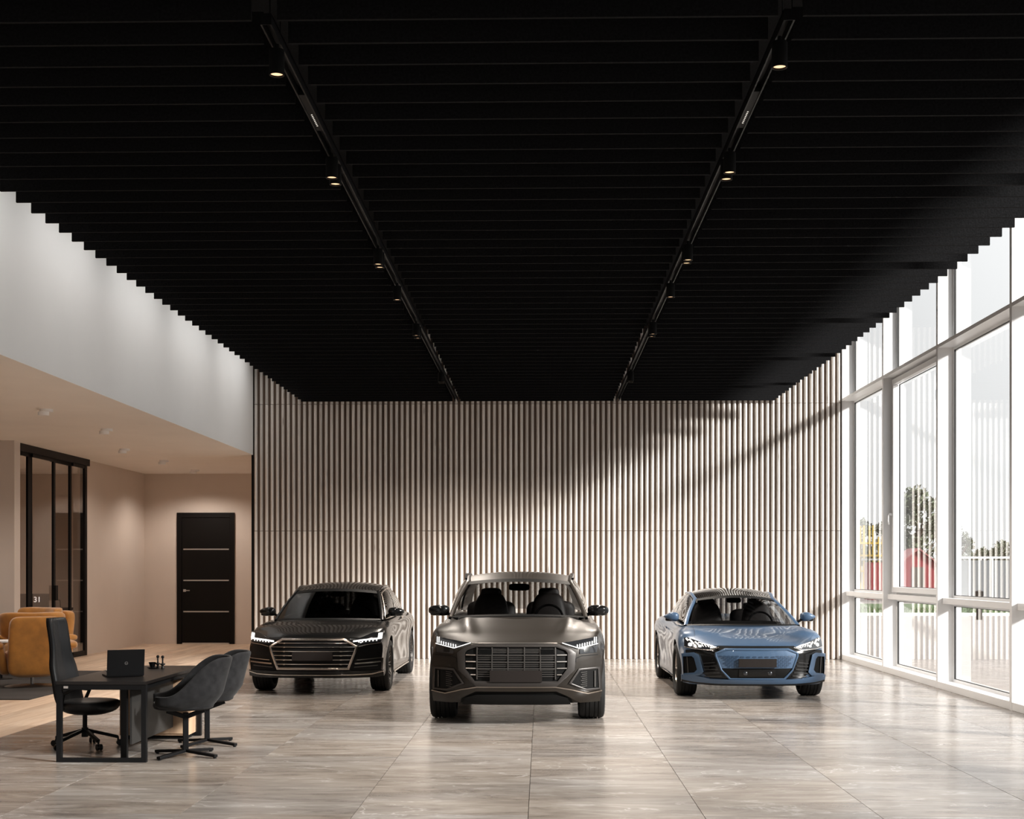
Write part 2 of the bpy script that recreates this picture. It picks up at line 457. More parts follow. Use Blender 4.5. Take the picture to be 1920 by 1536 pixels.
# hall ceiling with felt baffles
ceil = struct('ceiling', 'dark ceiling slab hung with rows of black acoustic felt baffles')
MB().box(XL - .3, XR + .5, YF - .2, YB + .3, ZC, ZC + .2).obj('ceiling_slab', 'felt', ceil, 0)  # slab coloured black so the gaps above the tracks stay dark
HB = 4.95
segs = [(-4.62, -1.705), (-1.553, 1.380), (1.526, 4.465)]
bpitch = .3536
bf_mesh = [MB().box(a, b, 0, .024, 0, .195).mesh('baffle', 'felt', 0) for a, b in segs]
k = -39
while True:
    y = 8.28 + bpitch * k
    if k > 50 or y > YB - .03: break
    if y > YF + .1:
        for me in bf_mesh: link('baffle', me, ceil, loc=(0, y, HB))
    k += 1

# ------------------------------------------------------------------ glazed wall on the right
XG = 5.98
mull = [26.02, 22.91, 19.79, 16.70, 13.60, 10.50, 7.40, 4.30, 1.20, -1.90, -5.0]
MB_white = 'frame_white'
for wi in range(len(mull)):
    y1 = mull[wi]; y0 = mull[wi + 1] + .0 if wi + 1 < len(mull) else YF
    w = struct('window_%d' % (wi + 1), 'tall white framed window bay')
    if wi == 0: MB().box(XR, XG + .1, YB - .06, YB + .25, 0, ZC).obj('mullion', MB_white, w, 0)
    MB().box(XR, XG + .10, y0 - .04, y0 + .04, 0, ZC).obj('mullion', MB_white, w, 0)
    a, b = y0 + .04, y1 - .04
    MB().box(XR + .0, XG + .14, a, b, 0, .10).obj('sill', MB_white, w, 0, bevel=.004)
    MB().box(XR, XG + .10, a, b, 4.93, 4.98).obj('transom', MB_white, w, 0)
    MB().box(XR + .07, XG + .05, a, b, 1.223, 1.308).obj('crossbar', MB_white, w, 0, bevel=.003)
    MB().box(XG - .05, XG + .14, a, b, ZC - .15, ZC).obj('head_rail', MB_white, w, 0)
    # frames, gaskets and panes
    for pi, (z0, z1) in enumerate(((.10, 1.223), (1.308, 4.93), (4.98, ZC - .15))):
        fr = MB()
        fw = .035
        fr.box(XG - .02, XG + .05, a, a + fw, z0, z1).box(XG - .02, XG + .05, b - fw, b, z0, z1)
        fr.box(XG - .02, XG + .05, a + fw, b - fw, z0, z0 + fw).box(XG - .02, XG + .05, a + fw, b - fw, z1 - fw, z1)
        fr.obj('frame', MB_white, w, 0)
        c, d, e, g = a + fw, b - fw, z0 + fw, z1 - fw
        ins = 0
        if wi == 1 and pi == 1:
            sb = MB(); ins = .085
            sb.box(XG - .11, XG - .02, c, c + ins, e, g).box(XG - .11, XG - .02, d - ins, d, e, g)
            sb.box(XG - .11, XG - .02, c + ins, d - ins, e, e + ins).box(XG - .11, XG - .02, c + ins, d - ins, g - ins, g)
            sb.obj('sash', MB_white, w, 0, bevel=.004)
            hb = MB().box(XG - .155, XG - .11, d - .055, d - .025, 2.62, 2.66)
            hb.tube([(XG - .15, d - .04, 2.66), (XG - .175, d - .04, 2.62), (XG - .18, d - .04, 2.54), (XG - .165, d - .04, 2.47)], .011, 8)
            hb.obj('window_handle', 'lamp_white', w)
        c += ins; d -= ins; e += ins; g -= ins
        gk = MB(); q = .008; X0, X1 = XG - .012, XG + .012
        gk.box(X0, X1, c, c + q, e, g).box(X0, X1, d - q, d, e, g).box(X0, X1, c, d, e, e + q).box(X0, X1, c, d, g - q, g)
        gk.obj('gasket', 'grey_seal', w, 0)
        MB().add([(XG, c, e), (XG, d, e), (XG, d, g), (XG, c, g)], [(0, 1, 2, 3)]).obj('pane', 'glass', w, 0)
MB().box(XG + .05, XG + .3, YF, YB, ZC, ZC + .3).obj('trim_1', 'frame_white', None, 0)['kind'] = 'structure'

# door in the hallway wall
dr = struct('door_1', 'tall black hallway door with silver inlay strips')
m = YD / 2540
def dx(px): return ((px - 960) / 2540 - 55 / 2540) * YD * .999
X0, X1, ZT = dx(328), dx(437), 3.03
fb = MB(); fb.box(X0, X0 + .11, YD - .05, YD, 0, ZT).box(X1 - .11, X1, YD - .05, YD, 0, ZT).box(X0 + .11, X1 - .11, YD - .05, YD, ZT - .11, ZT)
fb.obj('door_frame', 'door_black', dr, 0, bevel=.004)
MB().box(X0 + .112, X1 - .112, YD - .03, YD - .002, .03, ZT - .112).obj('door_leaf', 'door_black', dr, 0, bevel=.003)
for z in (2.186, 1.468, .748):
    MB().box(X0 + .15, X1 - .13, YD - .036, YD - .029, z - .014, z + .014).obj('inlay_strip', 'silver', dr, 0)
MB().box(X0 + .13, X1 - .13, YD - .04, YD - .02, .0, .03).obj('threshold', 'silver', dr, 0)
hb = MB().box(X0 + .15, X0 + .21, YD - .045, YD - .03, 1.205, 1.265)
hb.box(X0 + .165, X0 + .19, YD - .09, YD - .04, 1.225, 1.245).box(X0 + .165, X0 + .31, YD - .095, YD - .08, 1.226, 1.244)
hb.obj('door_handle', 'silver', dr, 0)

# glazed sliding partition of the office
pt = struct('window_12', 'black framed sliding glass partition of the office')
MB().box(XC - .10, XC + .08, 23.26, 27.1, ZL - .13, ZL).obj('top_rail', 'black_metal', pt, 0)
MB().box(XC - .06, XC + .05, 23.26, 27.02, 0, .035).obj('bottom_rail', 'black_metal', pt, 0)
MB().box(XC - .05, XC + .05, 26.90, 27.02, .035, ZL - .13).obj('end_post', 'black_metal', pt, 0)
PX = (XC - .025, XC + .025)
def ypx(px, X):  # distance at which plane X shows at a given column
    u = (px - 960) / 2540; s, c = math.sin(math.atan(55 / 2540)), math.cos(math.atan(55 / 2540))
    return X * (u * s + c) / (u * c - s)
ya = [23.28, 24.13, 25.21, 26.23, 26.92]
for i in range(4):
    X = PX[i % 2]
    lw = (.20, .09, .08, .07)[i]
    lf = MB().box(X - .02, X + .02, ya[i + 1] - lw / 2, ya[i + 1] + lw / 2 if i < 3 else ya[i + 1], .035, ZL - .13)
    lf.box(X - .02, X + .02, ya[i], ya[i + 1] - lw / 2, ZL - .19, ZL - .13).box(X - .02, X + .02, ya[i], ya[i + 1] - lw / 2, .035, .10)
    lf.obj('sliding_frame', 'black_metal', pt, 0)
    MB().add([(X, ya[i] + .04, .1), (X, ya[i + 1] - .04, .1), (X, ya[i + 1] - .04, ZL - .19), (X, ya[i] + .04, ZL - .19)], [(0, 1, 2, 3)]).obj('pane', 'office_glass', pt, 0)
MB().box(XC + .045, XC + .09, ya[2] - .06, ya[2] + .06, 1.14, 1.42).obj('pull_handle', 'black_metal', pt, 0)

# ------------------------------------------------------------------ outdoors
gr = MB().box(6.3, 90, -40, 130, -.2, -.05).obj('ground', 'paving', None, 0); gr['kind'] = 'structure'
tl = thing('kerb', 'pale concrete kerb edging the grass strip outside', 'kerb', (12, 52, -.05))
MB().box(0, 40, -.12, 0, 0, .12).obj('kerb_stone', mat('pale_concrete', (.6, .6, .58), .9), tl, 0)
# outdoors, beyond the glass
M['grass'] = mat('lawn_green', (.05, .09, .025), .9, vary=.4, scale=3)
M['leaf'] = mat('tree_leaf', (.085, .10, .06), .8, vary=.4, scale=2)
M['bark'] = mat('tree_bark', (.10, .075, .055), .9)
M['kiosk_red'] = mat('kiosk_red', (.22, .022, .028), .6)
M['kiosk_dark'] = mat('kiosk_grey', (.10, .09, .08), .7)
M['fence_grey'] = mat('fence_grey', (.14, .15, .16), .7)
M['yellow'] = mat('play_yellow', (.4, .27, .03), .5)
M['concrete'] = mat('pale_wall', (.25, .25, .24), .9)
g = MB().box(12, 52, 52, 66, -.05, .06).obj('lawn', 'grass', None, 0); g['kind'] = 'structure'; g['label'] = 'green lawn strip beyond the brick paving'
blade = MB()
rs = random.Random(3)
for k in range(3500):
    x, y = rs.uniform(12, 40), rs.uniform(52.05, 58); h = rs.uniform(.06, .16); a = rs.uniform(0, 6.28)
    blade.add([(x - .03 * math.cos(a), y - .03 * math.sin(a), .05), (x + .03 * math.cos(a), y + .03 * math.sin(a), .05), (x + rs.uniform(-.04, .04), y, .05 + h)], [(0, 1, 2)])
o = blade.obj('grass', 'grass', None, 0); o['kind'] = 'stuff'; tag(o, 'short green grass outside the windows', 'grass')

def tree(x, y, h, r, seed, label, low=.3, cat='tree', grp=None):
    rs = random.Random(seed)
    t = thing('garden_tree', label, cat, (x, y, -.05), 0, grp)
    tk = MB(); tk.tube([(0, 0, 0), (.05 * r, 0, h * .35), (-.04 * r, .05, h * .7)], [.05 * h ** .8, .035 * h ** .8, .015 * h ** .8], 8)
    for k in range(6):
        a = k * 1.05 + rs.random(); tk.tube([(0, 0, h * (.3 + .05 * k)), (r * .6 * math.cos(a), r * .6 * math.sin(a), h * (.5 + .05 * k))], [.02 * h ** .8, .006 * h ** .8], 6)
    tk.obj('trunk', 'bark', t)
    lf = MB(); cl = []
    for k in range(34):
        a = rs.uniform(0, 6.283); u = rs.uniform(-1, 1); q = rs.uniform(.35, 1) ** .6; c = math.sqrt(1 - u * u)
        cl.append((r * q * c * math.cos(a), r * q * c * math.sin(a), h * (low + (1 - low) * (.5 + .46 * u * q))))
    for c in cl:
        for k in range(90):
            d = Vector((rs.gauss(0, 1), rs.gauss(0, 1), rs.gauss(0, 1))).normalized() * r * .34 * rs.uniform(.3, 1)
            p = Vector(c) + d; s = r * .095; n1 = Vector((rs.gauss(0, 1), rs.gauss(0, 1), rs.gauss(0, 1))).normalized(); n2 = n1.orthogonal().normalized()
            n3 = n1.cross(n2); lf.add([p - n2 * s, p + n3 * s * .5, p + n2 * s, p - n3 * s * .5], [(0, 1, 2, 3)])
    o = lf.obj('foliage', 'leaf', t, 0); o['kind'] = 'stuff'
    return t
def at(px, Y):
    u = (px - 960) / 2540; s, c = math.sin(math.atan(55 / 2540)), math.cos(math.atan(55 / 2540))
    return Y * (u * c - s) / (u * s + c)
tree(at(1722, 84), 84, 6.9, 1.75, 1, 'big rounded tree behind the red kiosk outside', .1)
tree(at(1802, 92), 92, 4.8, .8, 2, 'narrow dark tree outside beyond the grey fence', .1)
tree(at(1822, 97), 97, 4.2, .6, 9, 'slim tree beside the narrow dark tree beyond the fence', .1)
tree(at(1844, 104), 104, 3.7, .9, 3, 'low bushy tree beyond the fence, right of the slim tree', .1)
tree(at(1884, 100), 100, 3.9, 1.4, 4, 'low wide tree beyond the right end of the grey fence', .1)
tree(at(1632, 96), 96, 5.6, 1.3, 6, 'loose tree behind the yellow play tower', .2)

kx = at(1712, 76)
k = thing('garden_kiosk', 'small red gabled kiosk outside beyond the lawn', 'kiosk', (kx, 76, -.05))
MB().box(-.95, .95, -1, 1, 0, 2.1).obj('kiosk_wall', 'kiosk_red', k, 0)
for s in (-1, 1):
    MB().add([(0, -1.2, 2.95), (0, 1.2, 2.95), (s * 1.25, 1.2, 2.0), (s * 1.25, -1.2, 2.0), (0, -1.2, 2.87), (0, 1.2, 2.87), (s * 1.25, 1.2, 1.92), (s * 1.25, -1.2, 1.92)],
             [(0, 1, 2, 3), (4, 5, 6, 7), (0, 3, 7, 4), (1, 2, 6, 5), (2, 3, 7, 6)]).obj('roof_panel', mat('roof_rose', (.28, .09, .09), .7), k, 0)
MB().add([(-.95, -1, 2.1), (.95, -1, 2.1), (0, -1, 2.85), (-.95, 1, 2.1), (.95, 1, 2.1), (0, 1, 2.85)], [(0, 1, 2), (3, 4, 5), (0, 1, 4, 3)]).obj('gable', 'kiosk_red', k, 0)
MB().box(-.35, .35, -1.03, -1, 0, 1.9).obj('kiosk_door', 'kiosk_dark', k, 0)

kx = at(1646, 80)
k = thing('garden_shed', 'small red and grey shed outside left of the kiosk', 'shed', (kx, 80, -.05))
MB().box(-.6, .35, -.8, .8, 0, 2.2).obj('shed_wall', 'kiosk_red', k, 0)
MB().box(.35, .8, -.8, .8, 0, 2.3).obj('shed_side', 'kiosk_dark', k, 0)
MB().box(-.75, .95, -.95, .95, 2.3, 2.4).obj('shed_roof', 'concrete', k, 0)

k = thing('play_tower', 'yellow framed climbing tower outside', 'playground', (at(1625, 88), 88, -.05))
for x in (-.9, -.3, .3, .9):
    for y in (-.5, .5): MB().box(x - .06, x + .06, y - .06, y + .06, 0, 4.6 if abs(x) < .5 else 3.9).obj('post', 'yellow', k, 0)
for z in (1.6, 2.6, 3.4): MB().box(-1, 1, -.6, .6, z, z + .12).obj('platform', 'yellow', k, 0)
k = thing('boundary_wall', 'pale low boundary wall behind the lawn', 'wall', (14, 90, -.05))
MB().box(0, 30, 0, .3, 0, 2.0).obj('wall_face', 'concrete', k, 0)
k = thing('garden_fence', 'grey panelled fence with white top rail outside', 'fence', (at(1775, 72), 72, -.05))
for i in range(7):
    MB().box(i * 1.2 + .03, i * 1.2 + 1.17, 0, .05, .1, 2.25).obj('fence_panel', 'fence_grey', k, 0)
    MB().box(i * 1.2 - .04, i * 1.2 + .04, -.02, .08, 0, 2.35).obj('fence_post', 'lamp_white', k, 0)
MB().box(-.1, 8.5, -.04, .1, 2.35, 2.45).obj('fence_rail', 'lamp_white', k, 0)
bo = MB(); bo.lathe([(0, 0), (.1, 0), (.1, .8), (.14, .85), (.14, 1.0), (0, 1.05)], n=16)
tag(bo.obj('bollard_lamp', 'black_matt', None, loc=(at(1836, 48), 48, -.05)), 'dark bollard lamp on the brick paving outside', 'bollard')

# ------------------------------------------------------------------ ceiling lights
HT = 4.95
def track(x, name, label):
    t = thing(name, label, 'track light', (x, 7.97, HT))
    tb = MB(); L = YB - .1 - 7.97
    tb.box(-.033, -.023, 0, L, -.012, .055).box(.023, .033, 0, L, -.012, .055).box(-.033, .033, 0, L, .045, .055).box(-.033, .033, -.004, 0, -.012, .055)
    tb.obj('track_channel', 'black_metal', t, 0)
    MB().box(-.026, .026, 1.2, 1.95, -.006, .02).obj('led_module', 'black_matt', t, 0)
    for i in range(8): MB().cyl((0, 1.60 + i * .034, -.0085), (0, 1.60 + i * .034, -.005), .006, n=10).obj('led_dot', 'cool_dot', t)
    for yy in (.02, .34): MB().cyl((0.02, yy, .05), (0.02, yy, ZC - HT), .004, n=6).obj('hanging_cable', 'black_metal', t)
    for yy in (5.2, 11.0): MB().cyl((0.0, yy, .05), (0.0, yy, ZC - HT), .004, n=6).obj('hanging_cable', 'black_metal', t)
    xb, wb = (.037, .007) if x < 0 else (-.041, .012)
    MB().box(xb - wb, xb + wb, .52, .54, .29, ZC - HT).obj('white_gap_strip', 'lamp_white', t, 0)  # added white strip, stands in for bright ceiling glimpsed past the baffles
    return t
track(-1.627, 'track_light', 'long black track between baffles on the side of the lounge')
track(1.453, 'track_light', 'long black track between baffles on the side of the windows')
def spot_proto():
    t = thing('track_spotlight', '', 'spotlight')
    MB().lathe([(0, 0), (.012, 0), (.012, -.03), (.044, -.034), (.047, -.04), (.047, -.19), (.041, -.19), (.040, -.178)], n=28).obj('housing', 'black_matt', t)
    MB().lathe([(0, -.172), (.040, -.178)], n=28).obj('lens', 'warm_light', t)
    return t
LY = [[8.30, 10.49, 10.67, 13.48, 13.62, 15.26, 17.59, 17.80, 21.94, 22.10], [8.24, 10.42, 10.60, 13.36, 13.50, 15.17, 17.55, 17.75, 21.90, 22.06]]
ordn = ['nearest', 'second', 'third', 'fourth', 'fifth', 'sixth', 'seventh', 'eighth', 'ninth', 'farthest']
SPOT_W = 105.0
pr = spot_proto(); first = True
for side, (x, ysl) in enumerate(((-1.627, LY[0]), (1.443, LY[1]))):
    for i, y in enumerate(ysl):
        s = pr if first else copy_tree(pr); first = False
        s.location = (x, y, HT); s['label'] = '%s black cylinder spotlight along the %s-side track' % (ordn[i], ('lounge', 'window')[side])
        s['group'] = 'cylinder spotlights on the ceiling tracks'
        if i > 0:
            ld = bpy.data.lights.new('spot_beam', 'SPOT'); ld.energy = SPOT_W * (.45 if i in (2, 4, 7) else 3.0 if i > 7 else 1.5 if i in (5, 6) else .6)
            ld.color = (1.0, .89, .78); ld.spot_size = R(150); ld.spot_blend = .6; ld.shadow_soft_size = .04
            lo = bpy.data.objects.new('spot_beam', ld); COL.objects.link(lo); lo.parent = s; lo.location = (0, 0, -.2)

DOWN_W = 95.0
def downlight(x, y, label):
    t = thing('ceiling_downlight', label, 'ceiling light', (x, y, ZL), 0, 'white downlights on the lounge soffit')
    MB().cyl((0.02, 0, -.035), (0.02, 0, 0), .09, n=28).obj('mounting_plate', 'lamp_white', t)
    MB().cyl((-.02, 0, -.085), (-.02, 0, -.035), .075, n=28).obj('lamp_head', 'lamp_white', t)
    ld = bpy.data.lights.new('downlight_beam', 'SPOT'); ld.energy = DOWN_W * (1.5 if y > 29 else .55 if y > 27 else 1.5 if x < -10 else 1.0); ld.color = (1.0, .88, .78); ld.spot_size = R(150); ld.spot_blend = .6; ld.shadow_soft_size = .06  # beam added to brighten the lounge; the fixtures themselves look unlit
    lo = bpy.data.objects.new('downlight_beam', ld); COL.objects.link(lo); lo.parent = t; lo.location = (-.02, 0, -.10)
for x, y, l in ((-6.85, 18.55, 'nearest white round downlight on the beige soffit'), (-6.85, 21.15, 'second white round downlight from the front on the soffit'),
                (-7.65, 24.65, 'third white round downlight, beyond the glazed partition edge'), (-7.65, 27.25, 'fourth white round downlight on the soffit'),
                (-7.69, 29.85, 'farthest and dimmest white downlight, above the black door')):
    downlight(x, y, l)
downlight(-11.2, 26.8, 'added unseen downlight inside the glazed office'); downlight(-10.6, 20.6, 'added unseen downlight over the far side of the lounge')  # both added out of view, to brighten the office and the pillar

# unseen fill lights added above the baffles to brighten the upper wall
FILL_W = 6.4
M['fill_body'] = mat('fill_light_body', (.05, .05, .05), .5)
def linear(x, y, z, w, rot, label, name, grp, spread=180):
    t = thing(name, label, 'ceiling light', (x, y, z), 0, grp)
    hb = MB().box(-.05, .05, -1.3, 1.3, 0, .06); hb.xf(Matrix.Rotation(rot, 4, 'Y')).obj('housing', 'fill_body', t, 0)
    for q in (-1, 1): MB().cyl((0, q * 1.1, .05), (0, q * 1.1, ZC - z), .004, n=6).obj('hanging_cable', 'black_metal', t)
    ld = bpy.data.lights.new('fill_light', 'AREA'); ld.shape = 'RECTANGLE'; ld.size = .09; ld.size_y = 2.5; ld.energy = w; ld.color = (1.0, .975, .94); ld.spread = R(spread)
    lo = bpy.data.objects.new('fill_light', ld); COL.objects.link(lo); lo.parent = t; lo.rotation_euler = (0, rot, 0)
    lo.location = Matrix.Rotation(rot, 4, 'Y') @ Vector((0, 0, -.012))
for k in range(8):
    linear(-4.85, 4.2 + 2.85 * k, 6.2, FILL_W * (.95 if k < 3 else 1.3), R(22), 'added unseen fill light beside the white upper wall, %s from the front' % ('first', 'second', 'third', 'fourth', 'fifth', 'sixth', 'seventh', 'eighth')[k], 'added_fill_light', 'added unseen fill lights beside the upper wall', 100)

# ------------------------------------------------------------------ cars
def pchip(xs, ys):
    """monotone cubic interpolation"""
    n = len(xs); h = [xs[i + 1] - xs[i] for i in range(n - 1)]; d = [(ys[i + 1] - ys[i]) / h[i] for i in range(n - 1)]
    m = [0] * n; m[0] = d[0]; m[-1] = d[-1]
    for i in range(1, n - 1):
        if d[i - 1] * d[i] > 0:
            w1, w2 = 2 * h[i] + h[i - 1], h[i] + 2 * h[i - 1]; m[i] = (w1 + w2) / (w1 / d[i - 1] + w2 / d[i])
    def f(x):
        if x <= xs[0]: return ys[0]
        if x >= xs[-1]: return ys[-1]
        i = 0
        while x > xs[i + 1]: i += 1
        t = (x - xs[i]) / h[i]
        return (ys[i] * (2 * t ** 3 - 3 * t * t + 1) + h[i] * m[i] * (t ** 3 - 2 * t * t + t) + ys[i + 1] * (3 * t * t - 2 * t ** 3) + h[i] * m[i + 1] * (t ** 3 - t * t))
    return f
def P(*pairs): return pchip([p[0] for p in pairs], [p[1] for p in pairs])
def smooth(t): t = max(0, min(1, t)); return t * t * (3 - 2 * t)
def bez(p, q, c, n=16):
    p, q, c = Vector(p), Vector(q), Vector(c); k = 2 * c - .5 * (p + q)     # passes through c at the middle
    return [p * (1 - t) ** 2 + 2 * k * t * (1 - t) + q * t * t for t in [i / n for i in range(n + 1)]]
def arc3(pts, n=16):
    """smooth curve through 3-D points by pchip in each coordinate"""
    k = [i / (len(pts) - 1) for i in range(len(pts))]
    fs = [pchip(k, [p[j] for p in pts]) for j in range(3)]
    return [Vector([f(i / n) for f in fs]) for i in range(n + 1)]
def coons(bot, top, lef, rig):
    nu, nv = len(bot) - 1, len(lef) - 1; rows = []
    for j in range(nv + 1):
        v = j / nv; r = []
        for i in range(nu + 1):
            u = i / nu
            r.append(bot[i] * (1 - v) + top[i] * v + lef[j] * (1 - u) + rig[j] * u - (bot[0] * (1 - u) * (1 - v) + bot[-1] * u * (1 - v) + top[0] * (1 - u) * v + top[-1] * u * v))
        rows.append(r)
    return rows

def eval_mesh(o):
    dg = bpy.context.evaluated_depsgraph_get()
    return bpy.data.meshes.new_from_object(o.evaluated_get(dg))

class Car:
    def __init__(s, p): s.p = p; s.L = p['L']; s.fade_len = p.get('fade', .75)
    def front(s, x, z):
        p = s.p; return p['lean'](z) + p['bow'] * (min(abs(x), p['W'] * 1.02) / p['W']) ** p['bowp']
    def rear(s, x, z):
        p = s.p; return p['rlean'](z) + .28 * (abs(x) / p['W']) ** 3
    def warp(s, y, x, z):
        a = 1 - smooth(y / s.fade_len); b = 1 - smooth((s.L - y) / .7)
        return y + a * s.front(x, z) - b * s.rear(x, z)
    def side(s, y, q):
        p = s.p; h, b, t, xs = p['hw'](y), p['zb'](y), p['zs'](y), p['xs'](y)
        pts = [(h * .90, b), (h * .965, b + .012), (h * .985, b + .08), (h * .982, b + (t - b) * .35), (h * .992, b + (t - b) * .58), (h, b + (t - b) * .74), (h * .985, b + (t - b) * .88), ((xs + h * .97) / 2 + .012, t - .018), (xs, t)]
        k = q * (len(pts) - 1); i = min(int(k), len(pts) - 2); f = k - i
        def c(j, a): return pts[max(0, min(len(pts) - 1, j))][a]
        out = []
        for a in (0, 1):
            p0, p1, p2, p3 = c(i - 1, a), c(i, a), c(i + 1, a), c(i + 2, a)
            out.append(.5 * (2 * p1 + (p2 - p0) * f + (2 * p0 - 5 * p1 + 4 * p2 - p3) * f * f + (3 * p1 - p0 - 3 * p2 + p3) * f ** 3))
        return out
    def side_pt(s, y, q, sgn, off=0.0):
        x, z = s.side(y, q); return Vector((sgn * (x + off), s.warp(y, x, z), z))
    def top_pt(s, y, u, off=0.0):
        p = s.p; x, z = s.side(y, 1.0); zc = p['zc'](y); zz = zc + (z - zc) * abs(u) ** p.get('crown', 2.2)
        if 'crease' in p: zz += p['crease'](x * u, y)
        return Vector((x * u, s.warp(y, abs(x * u), zz), zz + off))
    def build(s, root, paint):
        p = s.p; L = s.L; nq, nu = 17, 33
        st = [0, .012, .03, .06, .10, .15, .2, .26, .33, .4, .5, .6, .7, .8, .9, 1.0, 1.15, 1.3]
        y = 1.45
        while y < L - .75: st.append(y); y += .15
        st += [L - k for k in (.7, .6, .5, .4, .3, .2, .12, .06, .02, 0)]
        us = [-1 + 2 * i / (nu - 1) for i in range(nu)]; qs = [i / (nq - 1) for i in range(nq)]
        mb = MB(); rings = []
        for y in st:
            ring = [s.side_pt(y, q, -1) for q in qs] + [s.top_pt(y, u) for u in us[1:-1]] + [s.side_pt(y, q, 1) for q in reversed(qs)]
            rings.append(ring)
        m = len(rings[0])
        mb.v = [v for r in rings for v in r]
        for i in range(len(st) - 1):
            for j in range(m): mb.f.append((i * m + j, i * m + (j + 1) % m, (i + 1) * m + (j + 1) % m, (i + 1) * m + j))
        for y in (0, L):
            rows = []
            for q in qs:
                x, z = s.side(y, q); rows.append([Vector((x * u, s.warp(y, x * u, z), z)) for u in us])
            rows[-1] = [s.top_pt(y, u) for u in us]
            # blend the rows just under the lip so that they follow its curve
            for r in range(nq - 5, nq - 1):
                k = (r - (nq - 5)) / 4
                for i, u in enumerate(us):
                    z = rows[r][i].z + (rows[-1][i].z - rows[-1][0].z) * k * k
                    x = rows[r][i].x; rows[r][i] = Vector((x, s.warp(y, x, z), z)) if 0 < i < nu - 1 else rows[r][i]
            mb.grid(rows)
        me = mb.mesh('body', paint, 0, weld=1e-4)
        tmp = bpy.data.objects.new('tmp_body', me); COL.objects.link(tmp)
        cut = MB(); R0 = p['wheel_r'] + p.get('arch_gap', .055)
        for y in p['axles']:
            for sg in (-1, 1):
                xa, xb = sg * (p['W'] - .34), sg * (p['W'] + .3)
                cut.cyl((xa, y, p['wheel_r']), (xb, y, p['wheel_r']), R0, n=56)
        co = bpy.data.objects.new('tmp_cut', cut.mesh('cut', 'black_plastic', 0)); COL.objects.link(co)
        md = tmp.modifiers.new('b', 'BOOLEAN'); md.operation = 'DIFFERENCE'; md.object = co; md.solver = 'EXACT'
        md.material_mode = 'TRANSFER'
        nm = eval_mesh(tmp)
        bpy.data.objects.remove(tmp); bpy.data.objects.remove(co)
        nm.name = 'body'; nm.polygons.foreach_set('use_smooth', [True] * len(nm.polygons)); nm.set_sharp_from_angle(angle=R(38))
        link('body', nm, root)
    # --- pieces laid on the front face: polygons in (x, z)
    def face(s, name, poly, m, parent, off=.006, th=.02, mirror=False, step=.05, smooth_=30):
        out = []
        for sg in ((1, -1) if mirror else (1,)):
            bm = bmesh.new(); vs = [bm.verts.new((sg * x, 0, z)) for x, z in poly]; bm.faces.new(vs)
            xs = [v.co.x for v in bm.verts]; zs = [v.co.z for v in bm.verts]
            x = math.ceil(min(xs) / step) * step
            while x < max(xs) - 1e-4:
                bmesh.ops.bisect_plane(bm, geom=bm.verts[:] + bm.edges[:] + bm.faces[:], plane_co=(x, 0, 0), plane_no=(1, 0, 0), dist=1e-5); x += step
            z = math.ceil(min(zs) / step) * step
            while z < max(zs) - 1e-4:
                bmesh.ops.bisect_plane(bm, geom=bm.verts[:] + bm.edges[:] + bm.faces[:], plane_co=(0, 0, z), plane_no=(0, 0, 1), dist=1e-5); z += step
            r = bmesh.ops.extrude_face_region(bm, geom=bm.faces[:])
            new = set(v for v in r['geom'] if isinstance(v, bmesh.types.BMVert))
            for v in bm.verts:
                y = s.front(v.co.x, v.co.z)
                v.co.y = y - off if v in new else y - off + th
            bmesh.ops.recalc_face_normals(bm, faces=bm.faces)
            me = bpy.data.meshes.new(name); bm.to_mesh(me); bm.free(); finish(me, m, smooth_)
            out.append(link(name, me, parent))
        return out
    def ring(s, name, outer, inner, m, parent, off=.02, th=.04, mirror=False, n=6):
        for sg in ((1, -1) if mirror else (1,)):
            mb = MB(); k = len(outer); O = []; I = []
            for i in range(k):
                a, b = outer[i], outer[(i + 1) % k]; c, d = inner[i], inner[(i + 1) % k]
                for j in range(n):
                    t = j / n; O.append((sg * (a[0] + (b[0] - a[0]) * t), a[1] + (b[1] - a[1]) * t)); I.append((sg * (c[0] + (d[0] - c[0]) * t), c[1] + (d[1] - c[1]) * t))
            N = len(O)
            def pt(q, o): return (q[0], s.front(q[0], q[1]) - o, q[1])
            mid = [((o[0] + i[0]) / 2, (o[1] + i[1]) / 2) for o, i in zip(O, I)]
            v = [pt(q, off - th) for q in O] + [pt(q, off * .8) for q in O] + [pt(q, off) for q in mid] + [pt(q, off * .8) for q in I] + [pt(q, off - th) for q in I]
            f = []
            for r in range(5):
                r2 = (r + 1) % 5
                for i in range(N): f.append((r * N + i, r * N + (i + 1) % N, r2 * N + (i + 1) % N, r2 * N + i))
            mb.add(v, f); mb.obj(name, m, parent, 40)
